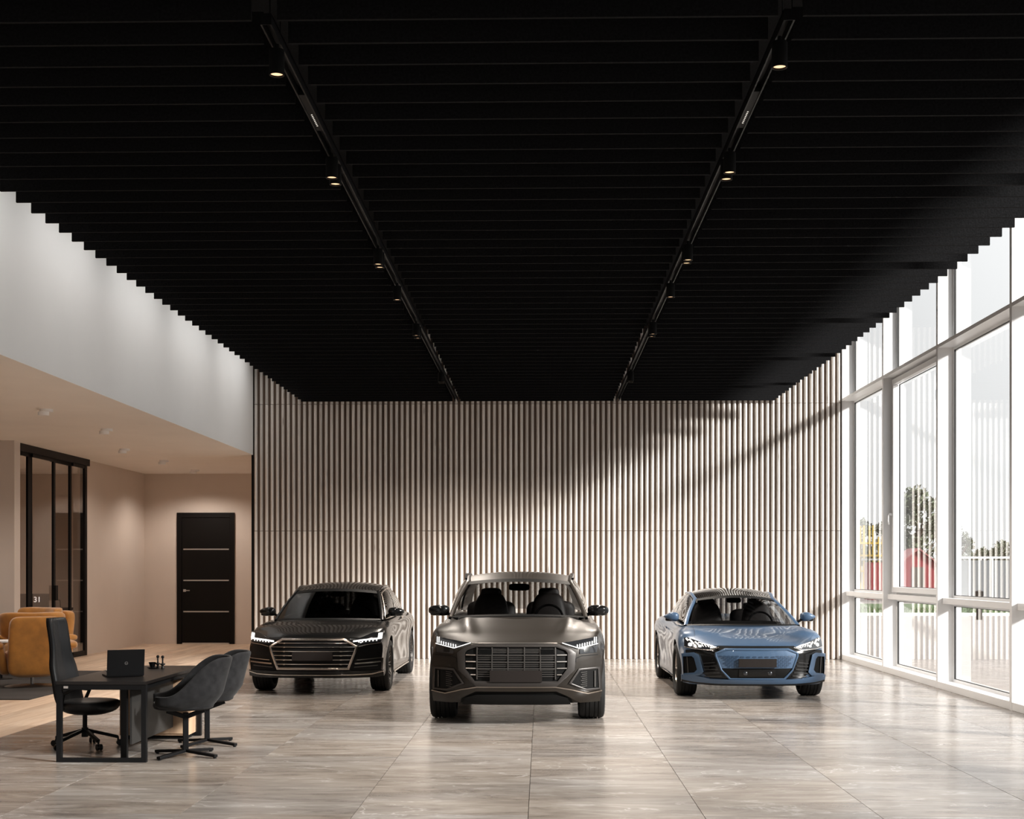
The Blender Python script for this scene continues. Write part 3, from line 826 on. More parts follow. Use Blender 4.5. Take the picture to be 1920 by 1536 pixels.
    def strip(s, name, pts, w, m, parent, off=.02, depth=.025, mirror=False, h=None):
        """bar along a polyline of (x, z) on the front"""
        for sg in ((1, -1) if mirror else (1,)):
            P_ = []
            for (a, b) in zip(pts[:-1], pts[1:]):
                n = max(1, int(math.hypot(b[0] - a[0], b[1] - a[1]) / .05))
                for j in range(n): t = j / n; P_.append((a[0] + (b[0] - a[0]) * t, a[1] + (b[1] - a[1]) * t))
            P_.append(pts[-1]); N = len(P_); v = []
            for i, q in enumerate(P_):
                a, b = P_[max(0, i - 1)], P_[min(N - 1, i + 1)]; d = Vector((b[0] - a[0], b[1] - a[1])); d.normalize(); nx, nz = -d.y * w / 2, d.x * w / 2
                for k, o in ((1, off - depth), (1, off), (-1, off), (-1, off - depth)):
                    x, z = sg * (q[0] + k * nx), q[1] + k * nz; v.append((x, s.front(x, z) - o, z))
            f = [(0, 1, 2, 3), tuple(range(4 * N - 4, 4 * N))]
            for i in range(N - 1):
                for k in range(4): f.append((4 * i + k, 4 * i + (k + 1) % 4, 4 * i + 4 + (k + 1) % 4, 4 * i + 4 + k))
            MB().add(v, f).obj(name, m, parent, 30)
    def top_line(s, name, pts, w, m, parent, off=.002):
        """thin groove strip on the hood: pts (y, u)"""
        P_ = []
        for a, b in zip(pts[:-1], pts[1:]):
            for j in range(12): t = j / 12; P_.append((a[0] + (b[0] - a[0]) * t, a[1] + (b[1] - a[1]) * t))
        P_.append(pts[-1]); rows = [[], []]
        for y, u in P_:
            q = s.top_pt(y, u, off); rows[0].append(q + Vector((-w / 2, 0, 0))); rows[1].append(q + Vector((w / 2, 0, 0)))
        MB().grid(rows).obj(name, m, parent)
    def hood(s, root, paint, y0, y1, u0, u1, off=.006):
        rows = []; ny = 26
        for i in range(ny + 1):
            t = i / ny; y = y0 + (y1 - y0) * t ** 1.3; um = u0 + (u1 - u0) * smooth(t)
            rows.append([s.top_pt(y, -um + 2 * um * j / 40, off) for j in range(41)])
        mb = MB().grid(rows)
        lo = [[v - Vector((0, 0, .012)) for v in r] for r in (rows[0], rows[-1])]
        mb.grid([rows[0], lo[0]]).grid([rows[-1], lo[1]])
        for j in (0, -1): mb.grid([[r[j] for r in rows], [r[j] - Vector((0, 0, .012)) for r in rows]])
        mb.obj('hood', paint, root, 50, weld=1e-5)
    def groove(s, name, ys, qs_, m, root, off=.002, w=.006, sides=(-1, 1)):
        for sg in sides:
            if isinstance(ys, tuple):   # horizontal
                a = [s.side_pt(ys[0] + (ys[1] - ys[0]) * i / 24, qs_, sg, off) for i in range(25)]
                MB().grid([[p + Vector((0, 0, w / 2)) for p in a], [p - Vector((0, 0, w / 2)) for p in a]]).obj(name, m, root)
            else:
                a = [s.side_pt(ys, qs_[0] + (qs_[1] - qs_[0]) * i / 20, sg, off) for i in range(21)]
                MB().grid([[p + Vector((0, w / 2, 0)) for p in a], [p - Vector((0, w / 2, 0)) for p in a]]).obj(name, m, root)

def wheel(root, x, y, r, w, sg, rimm, spokes=10, rw=.50, style='twin'):
    tw = thing_part('wheel', root, (x, y, r))
    rim_r = r * .735
    prof = [(rim_r, w * .42), (rim_r + .015, w * .5), (r * .90, w * .515), (r * .965, w * .47), (r * .995, w * .38)]
    half = [(r, w * .36), (r, w * .27), (r - .010, w * .265), (r - .010, w * .235), (r, w * .23), (r, w * .12), (r - .010, w * .115), (r - .010, w * .085), (r, w * .08)]
    full = prof + half + [(a, -b) for a, b in reversed(half)] + [(a, -b) for a, b in reversed(prof)] + [(rim_r - .01, -w * .42), (rim_r - .01, w * .42), (rim_r, w * .42)]
    MB().lathe(full, axis='x', n=56).obj('tyre', 'tyre', tw, 35)
    MB().lathe([(rim_r + .004, w * .43), (rim_r - .012, w * .44), (rim_r - .02, w * .38), (rim_r - .035, .0), (rim_r - .02, -w * .4), (rim_r - .004, -w * .4)], axis='x', n=48).obj('rim_barrel', rimm, tw, 35)
    sp = MB(); X = sg * w * .36
    for k in range(spokes):
        a = 2 * math.pi * k / spokes
        for da in ((-.10, .10) if style == 'twin' else (0,)):
            ca, sa = math.cos(a + da), math.sin(a + da); c0, s0 = math.cos(a + da * .35), math.sin(a + da * .35)
            p0 = Vector((X - sg * .05, .05 * c0, .05 * s0)); p1 = Vector((X, (rim_r - .012) * ca, (rim_r - .012) * sa))
            sp.bar(p0, p1, .03 if style != 'twin' else .018, .022, up=(1, 0, 0))
    sp.lathe([(0, X), (.045, X), (.06, X - sg * .02), (.065, X - sg * .08)], axis='x', n=24)
    sp.obj('rim_spokes', rimm, tw, 30)
    MB().cyl((X - sg * .13, 0, 0), (X - sg * .10, 0, 0), rim_r * .78, n=40).obj('brake_disc', 'disc', tw)

def thing_part(name, parent, loc):
    o = bpy.data.objects.new(name, None); COL.objects.link(o); o.parent = parent; o.location = loc; o.empty_display_size = .1; return o

M['tyre'] = mat('tyre_rubber', (.011, .011, .011), .7, spec=.3)
M['disc'] = mat('brake_steel', (.12, .12, .12), .35, metal=.9)
M['rim_dark'] = mat('rim_dark', (.10, .095, .09), .28, metal=.85)
M['rim_silver'] = mat('rim_silver', (.55, .50, .46), .25, metal=.9)
M['car_black'] = mat('paint_black', (.004, .004, .004), .25, coat=.45, spec=.12)
M['car_grey'] = mat('paint_bronze_grey', (.017, .0135, .0105), .36, metal=.2, coat=.4, spec=.2)
M['car_blue'] = mat('paint_steel_blue', (.050, .088, .150), .34, metal=.15, coat=.5, spec=.25)
M['gloss_black'] = mat('gloss_black_trim', (.005, .005, .005), .12, coat=.25, spec=.2)
M['chrome'] = mat('satin_chrome', (.62, .57, .52), .22, metal=1.0)
M['dark_chrome'] = mat('dark_chrome', (.20, .19, .18), .3, metal=.9)
M['bar_grey'] = mat('grille_bar_grey', (.075, .070, .066), .4, metal=.6)
M['mesh_black'] = mat('grille_black', (.005, .005, .005), .5, spec=.1)
M['plate'] = mat('plate_dark', (.014, .011, .010), .6, spec=.15)
M['lens_black'] = mat('lamp_housing', (.015, .016, .018), .08, coat=.8)
M['drl'] = mat('running_light', (1, 1, 1), .3, emit=(1, .98, .95), estr=1.15)
M['drl_soft'] = mat('running_light_soft', (.8, .8, .8), .3, emit=(1, .98, .95), estr=.9)
M['drl_warm'] = mat('running_light_warm', (1, .95, .9), .3, emit=(1, .95, .88), estr=.85)
M['car_glass'] = thin_glass('car_glass', (.50, .50, .50), 1.0, .045, 5.0)
M['car_glass_dark'] = thin_glass('car_glass_dark', (.10, .10, .10), 1.0, .02, 5.0)
M['interior'] = mat('car_interior', (.005, .005, .005), .8, spec=.1)
M['seat_leather'] = mat('seat_leather', (.016, .012, .011), .55)

def cabin(car, root, c, paint, roofm, glassm, chrome=None, pill=.05, side_glass=None):
    """greenhouse: dict c of key points, x given for the +x side"""
    side_glass = side_glass or glassm
    n = 20
    def mir(v): return Vector((-v[0], v[1], v[2]))
    ab, at_, cb, ct = map(Vector, (c['a_base'], c['a_top'], c['c_base'], c['c_top']))
    cowl = bez(mir(ab), ab, (0, c['cowl_y'], c['cowl_z']), n)
    head = bez(mir(at_), at_, (0, c['head_y'], c['head_z']), n)
    rhead = bez(mir(ct), ct, (0, c['rhead_y'], c['rhead_z']), n)
    tail = bez(mir(cb), cb, (0, c['tail_y'], c['tail_z']), n)
    al = bez(ab, at_, (ab + at_) / 2 + Vector((.012, 0, .012)), n); al_m = [mir(v) for v in al]
    clr = bez(cb, ct, (cb + ct) / 2 + Vector((.02, .0, c.get('c_bulge', .03))), n)
    rail = arc3([at_] + [Vector(v) for v in c['rail']] + [ct], n); belt = arc3([ab] + [Vector(v) for v in c['belt']] + [cb], n)
    ws = coons(cowl, head, al_m, al)
    MB().grid(ws).obj('windscreen', glassm, root, 80)
    fr_ = Vector((0, -.004, .003))
    band = [[v + fr_ for v in ws[n - 2]], [v + fr_ for v in ws[n - 1]], [v + fr_ for v in ws[n]]]
    MB().grid(band).obj('windscreen_band', 'mesh_black', root, 80)
    MB().grid([[v + fr_ for v in ws[0]], [ws[0][i] + (ws[1][i] - ws[0][i]) * .8 + fr_ for i in range(n + 1)]]).obj('windscreen_base', 'mesh_black', root, 80)
    rf = coons(head, rhead, [mir(v) for v in rail], rail)
    for j, row in enumerate(rf):
        for i, v in enumerate(row):
            u = 1 - abs(2 * i / n - 1); w_ = math.sin(math.pi * j / n)
            row[i] = v + Vector((0, 0, c.get('roof_bulge', .02) * w_ * min(1, u * 2.2)))
    roof = MB().grid(rf); inner = [[v - Vector((0, 0, .03)) for v in r] for r in rf]
    roof.grid(inner); roof.obj('roof', roofm, root, 60)
    rw = coons(tail, rhead, [mir(v) for v in clr], clr)
    MB().grid(rw).obj('rear_window', glassm, root, 80)
    # side: glass then body-coloured rear pillar
    for sg in (1, -1):
        f = (lambda v: v) if sg == 1 else mir
        S = coons(belt, rail, al, clr)
        for j, row in enumerate(S):
            for i, v in enumerate(row): row[i] = v + Vector((.03 * math.sin(math.pi * j / n) * math.sin(math.pi * min(1, i / n)), 0, 0))
        kc = c.get('pillar_at', 15)
        MB().grid([[f(v) for v in r[:kc + 1]] for r in S]).obj('side_window', side_glass, root, 80)
        MB().grid([[f(v) for v in r[kc:]] for r in S]).grid([[f(v - Vector((.03, 0, 0))) for v in r[kc:]] for r in S]).obj('rear_pillar', paint, root, 60)
        for kb in c.get('b_at', (8,)):
            MB().grid([[f(r[kb] + Vector((.004, -.035, 0))), f(r[kb] + Vector((.004, .035, 0)))] for r in S]).obj('door_pillar', 'gloss_black', root)
        # A pillar and roof rail as one sweep
        path = [f(v) for v in al[:-1]] + [f(v) for v in rail]
        V = []; N = len(path)
        mb = MB()
        rows = []
        for i, v in enumerate(path):
            t = i / (N - 1); wd = pill * (1.0 if i <= n else .8)
            inn = Vector((-sg * wd, .01, .012)) if i > n else Vector((-sg * wd * .8, -.006, .010))
            out = Vector((sg * .012, .01, -.03 if i > n else -.012))
            rows.append([v + inn * 1.0 + Vector((0, 0, -.02)), v + inn, v + inn * .4 + Vector((0, -.004, .014)), v + Vector((sg * .012, 0, .010)), v + out, v + out - Vector((sg * .03, 0, .01))])
        mb.grid(rows).obj('roof_rail_pillar', c.get('pillar_paint', paint), root, 60)
        if chrome:
            loop = [f(S[0][i] + Vector((.010, 0, .010))) for i in range(1, kc + 1)] + [f(S[j][kc] + Vector((.01, 0, 0))) for j in range(1, n - 1)] + [f(S[n - 2][i] + Vector((.014, 0, 0))) for i in range(kc - 1, 1, -1)]
            loop = loop + [f(S[j][1] + Vector((.01, .03, 0))) for j in range(n - 3, 1, -1)]
            MB().tube(loop, .009, 6, closed=True).obj('window_trim', chrome, root)
    return ws, rf

def car_inside(root, yb, zb, w, seat_y, rear_y, head_z, dash_y):
    """dashboard, wheel, seats and head restraints"""
    MB().blob((0, dash_y, zb - .02), (w * .93, .34, .085), (.5, .4), 24, 10).obj('dashboard', 'interior', root)
    for sx in (-1, 1):
        s = thing_part('front_seat', root, (sx * .37, seat_y, 0))
        MB().blob((0, 0, zb - .02), (.245, .10, .34), (.45, .6), 20, 14, fn=lambda p: (p.x * (1 - .25 * max(0, p.z) / .34), p.y + .22 * max(0, p.z), p.z)).obj('backrest', 'seat_leather', s)
        MB().blob((0, .10, head_z), (.135, .055, .095), (.5, .6), 18, 10).obj('headrest', 'seat_leather', s)
        s = thing_part('rear_seat', root, (sx * .40, rear_y, 0))
        MB().blob((0, 0, zb - .05), (.33, .10, .25), (.4, .6), 20, 12).obj('backrest', 'seat_leather', s)
        MB().blob((0, .06, zb + .22), (.12, .05, .07), (.5, .6), 16, 10).obj('headrest', 'seat_leather', s)
    tor = [(.37 + .17 * math.cos(t), dash_y + .33 + .05 * math.sin(t), zb + .02 + .16 * math.sin(t)) for t in [2 * math.pi * k / 24 for k in range(24)]]
    MB().tube(tor, .014, 6, closed=True).obj('steering_wheel', 'interior', root)

def mirror_part(root, x0, x1, y, z0, z1, paint, low='gloss_black', taper=.35, arm_z=None):
    for sg in (1, -1):
        t = thing_part('wing_mirror', root, (0, 0, 0))
        cx, cz, hx, hz = (x0 + x1) / 2, (z0 + z1) / 2, (x1 - x0) / 2, (z1 - z0) / 2
        MB().blob((sg * cx, y, cz), (hx, .10, hz), (.62, .62), 24, 14, fn=lambda p: (p.x, p.y + .25 * abs(p.x) * (p.x * sg > 0), p.z * (1 - taper * max(0, sg * p.x) / hx))).obj('mirror_cap', paint, t)
        MB().blob((sg * (cx - .01), y + .02, cz - hz * .62), (hx * .92, .09, hz * .42), (.6, .6), 20, 10).obj('mirror_foot', low, t)
        MB().bar((sg * (x0 + .03), y + .02, cz - hz * .6), (sg * (x0 - .09), y + .06, (arm_z or cz - hz * 1.15)), .10, .035).obj('mirror_arm', low, t, bevel=.01)
# --- charcoal SUV in the middle -------------------------------------------------
def sym(pts): return pts + [(-x, z) for x, z in reversed(pts)]
def car_suv():
    root = thing('suv', 'bronze-grey metallic SUV with octagonal grille parked in the middle', 'car', (-.275, 14.82, 0))
    W = 1.005
    hood_cr = lambda x, y: .022 * math.exp(-((abs(x) - (.50 + .10 * min(1, y))) / .07) ** 2) * smooth((y - .05) / .35) * (1 - smooth((y - 1.0) / .4)) - .012 * math.exp(-(x / .33) ** 2) * (1 - smooth((y - 1.0) / .4)) * smooth(y / .2)
    c = Car(dict(L=4.99, W=W, bow=.33, bowp=3.0,
                 lean=P((.2, .10), (.30, .03), (.42, .0), (.60, .0), (.78, .015), (.90, .05), (1.0, .14)),
                 rlean=P((.2, .1), (.6, .0), (1.0, .15)),
                 hw=P((0, .945), (.25, .965), (.55, .995), (.92, 1.005), (1.3, .992), (2.2, .985), (3.2, .99), (3.9, 1.005), (4.6, .97), (4.99, .90)),
                 zb=P((0, .25), (.5, .25), (1.6, .27), (3.4, .27), (4.99, .32)),
                 zs=P((0, .885), (.06, .93), (.2, .985), (.6, 1.03), (1.2, 1.075), (2.2, 1.10), (3.8, 1.14), (4.6, 1.12), (4.99, 1.02)),
                 xs=P((0, .86), (.3, .875), (.8, .90), (1.4, .895), (2.5, .885), (4.0, .86), (4.99, .80)),
                 zc=P((0, .895), (.03, .915), (.10, .945), (.3, 1.0), (.7, 1.09), (1.08, 1.165), (1.22, 1.16), (1.5, 1.06), (4.2, 1.08), (4.7, 1.10), (4.99, 1.04)),
                 crease=hood_cr, crown=3.0, wheel_r=.375, axles=(.93, 3.93)))
    pt = 'car_grey'
    c.build(root, pt)
    c.hood(root, pt, .012, 1.10, .93, .84)
    F = c.face
    # grille: broad grey single frame, black recess, bars
    out = sym([(.455, .905), (.600, .845), (.655, .80), (.640, .615), (.44, .437)])
    inn = sym([(.440, .868), (.540, .832), (.565, .80), (.560, .632), (.455, .497)])
    F('grille_back', inn, 'mesh_black', root, .004, .02)
    c.ring('grille_frame', out, inn, 'frame_grey', root, .034, .05)
    g = thing_part('grille', root, (0, 0, 0))
    for x in (-.43, -.265, -.09, .09, .265, .43):
        zt = .864; c.strip('grille_bar', [(x, zt), (x, .515)], .012, 'bar_grey', g, .022, .02)
    for z in (.781, .706, .634): c.strip('grille_bar', [(-.44, z), (.44, z)], .010, 'bar_grey', g, .020, .02)
    for z in (.782, .71, .637, .567):
        hx = .555 if z > .6 else .50
        c.strip('grille_fin', [(.445, z), (hx, z)], .011, 'chrome', g, .024, .02, mirror=True)
    for r in range(3):
        for q in range(3):
            z = .85 - .075 * r - .019 * q - .004
            c.strip('grille_mesh', [(-.425, z), (.425, z)], .0075, 'bar_grey', g, .012, .012)
    for q in range(4): c.strip('grille_mesh', [(-.425, .620 - .024 * q), (.425, .620 - .024 * q)], .0075, 'bar_grey', g, .012, .012)
    for x in (-.34, .34): F('sensor_panel', [(x - .072, .848), (x + .072, .848), (x + .072, .790), (x - .072, .790)], 'gloss_black', g, .026, .02)
    F('number_plate', [(-.288, .615), (.282, .615), (.282, .490), (-.288, .490)], 'plate', root, .045, .03)
    # hood front lip band
    c.strip('hood_lip', [(-.45, .912), (.45, .912)], .012, 'dark_chrome', root, .036, .03)
    # headlights
    for sg in (1, -1):
        h = thing_part('headlight', root, (0, 0, 0))
        fc = lambda nm, poly, m, off, th=.02: c.face(nm, [(sg * x, z) for x, z in poly], m, h, off, th)
        fc('lamp_housing', [(.905, .972), (.505, .912), (.68, .848), (.905, .892)], 'lens_black', .012, .03)
        fc('lower_lamp', [(.905, .884), (.70, .842), (.700, .790), (.890, .800)], 'lens_black', .010, .03)
        st = lambda nm, pts, w, m, off: c.strip(nm, [(sg * x, z) for x, z in pts], w, m, h, off, .02)
        st('light_blade', [(.905, .897), (.688, .852), (.505, .912)], .007, 'drl', .022)
        for x in (.890, .868): st('light_bar', [(x, .968), (x - .004, .905)], .007, 'drl', .022)
        for k in range(7): x = .840 - .028 * k; st('light_tooth', [(x, .912 - .0055 * k + .012), (x - .002, .894 - .0058 * k)], .008, 'drl', .022)
        fc('square_lens', [(.81, .864), (.745, .856), (.745, .806), (.81, .808)], 'gloss_black', .014)
    # bumper intakes
    for sg in (1, -1):
        t = thing_part('air_intake', root, (0, 0, 0))
        po = [(.925, .640), (.69, .628), (.575, .468), (.775, .382), (.935, .388)]
        pi = [(.905, .620), (.70, .608), (.605, .472), (.775, .402), (.915, .406)]
        c.face('intake_recess', [(sg * x, z) for x, z in pi], 'mesh_black', t, .004, .02)
        c.ring('intake_frame', [(sg * x, z) for x, z in po], [(sg * x, z) for x, z in pi], 'frame_grey', t, .02, .04)
        for k in range(8): c.strip('intake_fin', [(sg * (.71 + .012 * (k % 2)), .585 - .022 * k), (sg * .78, .590 - .022 * k)], .006, 'bar_grey', t, .016, .012)
        c.strip('intake_post', [(sg * .87, .60), (sg * .87, .42)], .012, 'bar_grey', t, .022, .02)
    F('bumper_spoiler', sym([(.44, .43), (.60, .40), (.78, .355), (.945, .36), (.93, .255), (.70, .25), (.56, .33), (.44, .385)]), pt, root, .035, .06)
    F('lower_grille', sym([(.46, .385), (.60, .315), (.62, .25)]), 'mesh_black', root, .012, .04)
    F('skid_plate', sym([(.44, .345), (.56, .31), (.60, .235)]), 'black_matt', root, .045, .05)
    c.strip('bumper_blade', [(-.95, .375), (-.79, .352), (-.60, .402), (-.43, .432), (.43, .432), (.60, .402), (.79, .352), (.95, .375)], .011, 'chrome_dim', root, .040, .02)
    c.strip('bumper_groove', [(.905, .775), (.72, .768), (.655, .742), (.655, .70)], .008, 'mesh_black', root, .004, .01, mirror=True)
    cb = dict(a_base=(.815, 1.22, 1.145), a_top=(.645, 2.02, 1.565), c_base=(.76, 4.62, 1.16), c_top=(.62, 4.02, 1.54),
              cowl_y=1.00, cowl_z=1.175, head_y=1.86, head_z=1.605, rhead_y=4.15, rhead_z=1.60, tail_y=4.86, tail_z=1.15,
              rail=[(.665, 2.6, 1.635), (.66, 3.3, 1.625)], belt=[(.875, 2.2, 1.12), (.87, 3.4, 1.14)], roof_bulge=.012, pillar_at=16, b_at=(7, 12))
    cabin(c, root, cb, pt, pt, 'car_glass', None, .052)
    for sg in (1, -1): MB().tube([(sg * .665, 2.15, 1.60), (sg * .68, 2.4, 1.655), (sg * .675, 3.3, 1.66), (sg * .65, 3.8, 1.59)], .016, 8).obj('roof_bar', 'black_plastic', root)
    car_inside(root, 1.2, 1.10, .80, 2.5, 3.45, 1.39, 1.62)
    MB().blob((0, 2.05, 1.50), (.13, .03, .045), (.5, .6), 16, 8).obj('inside_mirror', 'interior', root)
    mirror_part(root, .83, 1.085, 1.48, 1.165, 1.295, 'gloss_black', 'gloss_black', .2, 1.12)
    for y in (.93, 3.93):
        for sg in (1, -1): wheel(root, sg * .852, y, .375, .29, sg, 'rim_dark', 10)
    for y in (1.55, 2.65, 3.7): c.groove('door_gap', y, (.12, .97), 'mesh_black', root)
    return root
M['frame_grey'] = mat('grille_frame_grey', (.034, .030, .028), .4, metal=.4)
M['chrome_dim'] = mat('satin_bronze', (.26, .22, .185), .32, metal=.9)

# --- black saloon on the left ----------------------------------------------------
def car_saloon():
    root = thing('saloon_car', 'glossy black saloon with chrome-framed grille and lit headlights, beside the desk', 'car', (-3.115, 18.38, 0))
    c = Car(dict(L=5.25, W=.975, bow=.36, bowp=3.0,
                 lean=P((.2, .09), (.30, .02), (.42, .0), (.60, .0), (.72, .02), (.80, .07), (.9, .16)),
                 rlean=P((.2, .1), (.6, .0), (1.0, .15)),
                 hw=P((0, .925), (.25, .945), (.55, .962), (.95, .972), (1.4, .965), (2.6, .965), (3.6, .972), (4.2, .97), (4.9, .93), (5.25, .86)),
                 zb=P((0, .235), (.5, .225), (1.5, .20), (3.7, .20), (5.25, .28)),
                 zs=P((0, .765), (.06, .80), (.2, .845), (.6, .90), (1.2, .955), (2.2, .985), (3.8, 1.02), (4.8, 1.0), (5.25, .93)),
                 xs=P((0, .82), (.3, .845), (.8, .87), (1.4, .865), (2.5, .855), (4.2, .82), (5.25, .76)),
                 zc=P((0, .775), (.03, .795), (.10, .825), (.3, .87), (.8, .945), (1.22, .99), (1.36, .985), (1.6, .93), (4.3, 1.0), (4.8, 1.03), (5.25, .99)),
                 crown=2.6, wheel_r=.362, axles=(.95, 4.10)))
    pt = 'car_black'
    c.build(root, pt); c.hood(root, pt, .012, 1.24, .93, .86)
    F = c.face
    out = sym([(.425, .782), (.610, .672), (.590, .60), (.495, .352)])
    inn = sym([(.412, .752), (.578, .665), (.558, .60), (.472, .382)])
    F('grille_back', inn, 'mesh_black', root, .004, .02)
    c.ring('grille_frame', out, inn, 'chrome_dim2', root, .034, .05)
    g = thing_part('grille', root, (0, 0, 0))
    for z, hx, m in ((.715, .47, 'chrome'), (.662, .575, 'chrome'), (.604, .555, 'dark_chrome'), (.546, .535, 'chrome'), (.488, .51, 'dark_chrome'), (.428, .485, 'chrome')):
        if .48 < z < .6:
            c.strip('grille_bar', [(.28, z), (hx, z)], .009, 'chrome', g, .022, .02, mirror=True)
        else: c.strip('grille_bar', [(-hx, z), (hx, z)], .008, 'chrome', g, .022, .02)
        for sg in (1, -1): c.strip('grille_tooth', [(sg * (.375), z), (sg * (.40), z - .002)], .016, 'chrome', g, .030, .02)
    F('number_plate', [(-.275, .594), (.275, .594), (.275, .479), (-.275, .479)], 'plate', root, .045, .03)
    for sg in (1, -1):
        h = thing_part('headlight', root, (0, 0, 0))
        fc = lambda nm, poly, m, off, th=.02: c.face(nm, [(sg * x, z) for x, z in poly], m, h, off, th)
        st = lambda nm, pts, w, m, off: c.strip(nm, [(sg * x, z) for x, z in pts], w, m, h, off, .02)
        fc('lamp_housing', [(.915, .858), (.79, .850), (.535, .745), (.56, .715), (.70, .705), (.905, .73)], 'lens_black', .010, .03)
        st('light_blade', [(.545, .738), (.66, .752), (.905, .772)], .020, 'drl', .020)
        fc('light_block', [(.912, .848), (.862, .840), (.858, .768), (.912, .772)], 'drl', .020)
        for k in range(6): x = .62 + .045 * k; st('light_tooth', [(x, .742 + .003 * k), (x, .722 + .003 * k)], .014, 'drl_soft', .018)
        st('lamp_strip', [(.915, .712), (.72, .690), (.62, .668)], .010, 'chrome', .022)
        st('bumper_strip', [(.925, .502), (.60, .484)], .010, 'chrome', .03)
        st('bumper_fin', [(.90, .452), (.57, .434)], .020, 'chrome_dim2', .022)
        fc('air_intake', [(.905, .492), (.58, .476), (.50, .345), (.90, .345)], 'mesh_black', .006)
        st('bumper_post', [(.925, .50), (.915, .34)], .022, 'chrome_dim2', .016)
        st('intake_fin', [(.86, .40), (.56, .385)], .012, 'bar_grey', .012)
    F('bumper_lip', sym([(.50, .335), (.935, .335), (.935, .25), (.80, .245), (.4, .24)]), pt, root, .020, .05)
    c.strip('bumper_blade', [(-.935, .315), (-.80, .285), (-.5, .278), (.5, .278), (.80, .285), (.935, .315)], .012, 'chrome', root, .034, .02)
    cb = dict(a_base=(.79, 1.42, .975), a_top=(.625, 2.28, 1.385), c_base=(.70, 4.72, 1.03), c_top=(.58, 3.92, 1.37),
              cowl_y=1.16, cowl_z=.995, head_y=2.10, head_z=1.43, rhead_y=4.05, rhead_z=1.43, tail_y=4.9, tail_z=1.03,
              rail=[(.65, 2.8, 1.455), (.64, 3.35, 1.455)], belt=[(.85, 2.3, 1.0), (.835, 3.6, 1.02)], roof_bulge=.015, pillar_at=17, b_at=(8, 13))
    cabin(c, root, cb, pt, pt, 'car_glass_dark', 'chrome_dim2', .045)
    car_inside(root, 1.3, .98, .78, 2.6, 3.6, 1.28, 1.85)
    MB().blob((0, 2.30, 1.34), (.11, .025, .035), (.5, .6), 16, 8).obj('inside_mirror', 'interior', root)
    mirror_part(root, .84, 1.08, 1.72, 1.03, 1.16, 'gloss_black', 'gloss_black', .45, .98)
    for y in (.95, 4.10):
        for sg in (1, -1): wheel(root, sg * .832, y, .362, .265, sg, 'rim_dark', 10)
    for y in (1.62, 2.85, 3.95): c.groove('door_gap', y, (.12, .97), 'mesh_black', root)
    for y in (2.62, 3.72):
        for sg in (1, -1):
            p = c.side_pt(y, .86, sg, .012); q = c.side_pt(y + .22, .865, sg, .012)
            MB().bar(p + Vector((sg * .02, 0, 0)), q + Vector((sg * .02, 0, 0)), .014, .03).obj('door_handle', 'chrome_dim2', root, bevel=.004)
            MB().blob(c.side_pt(y + .11, .845, sg, .002), (.006, .05, .03)).obj('handle_recess', 'mesh_black', root)
    for sg in (1, -1):
        a = [c.side_pt(1.45 + i * .09, .17, sg, .010) for i in range(24)]
        MB().tube(a, .012, 6).obj('sill_strip', 'chrome', root)
    return root
M['chrome_dim2'] = mat('warm_satin_chrome', (.50, .44, .39), .25, metal=1.0)

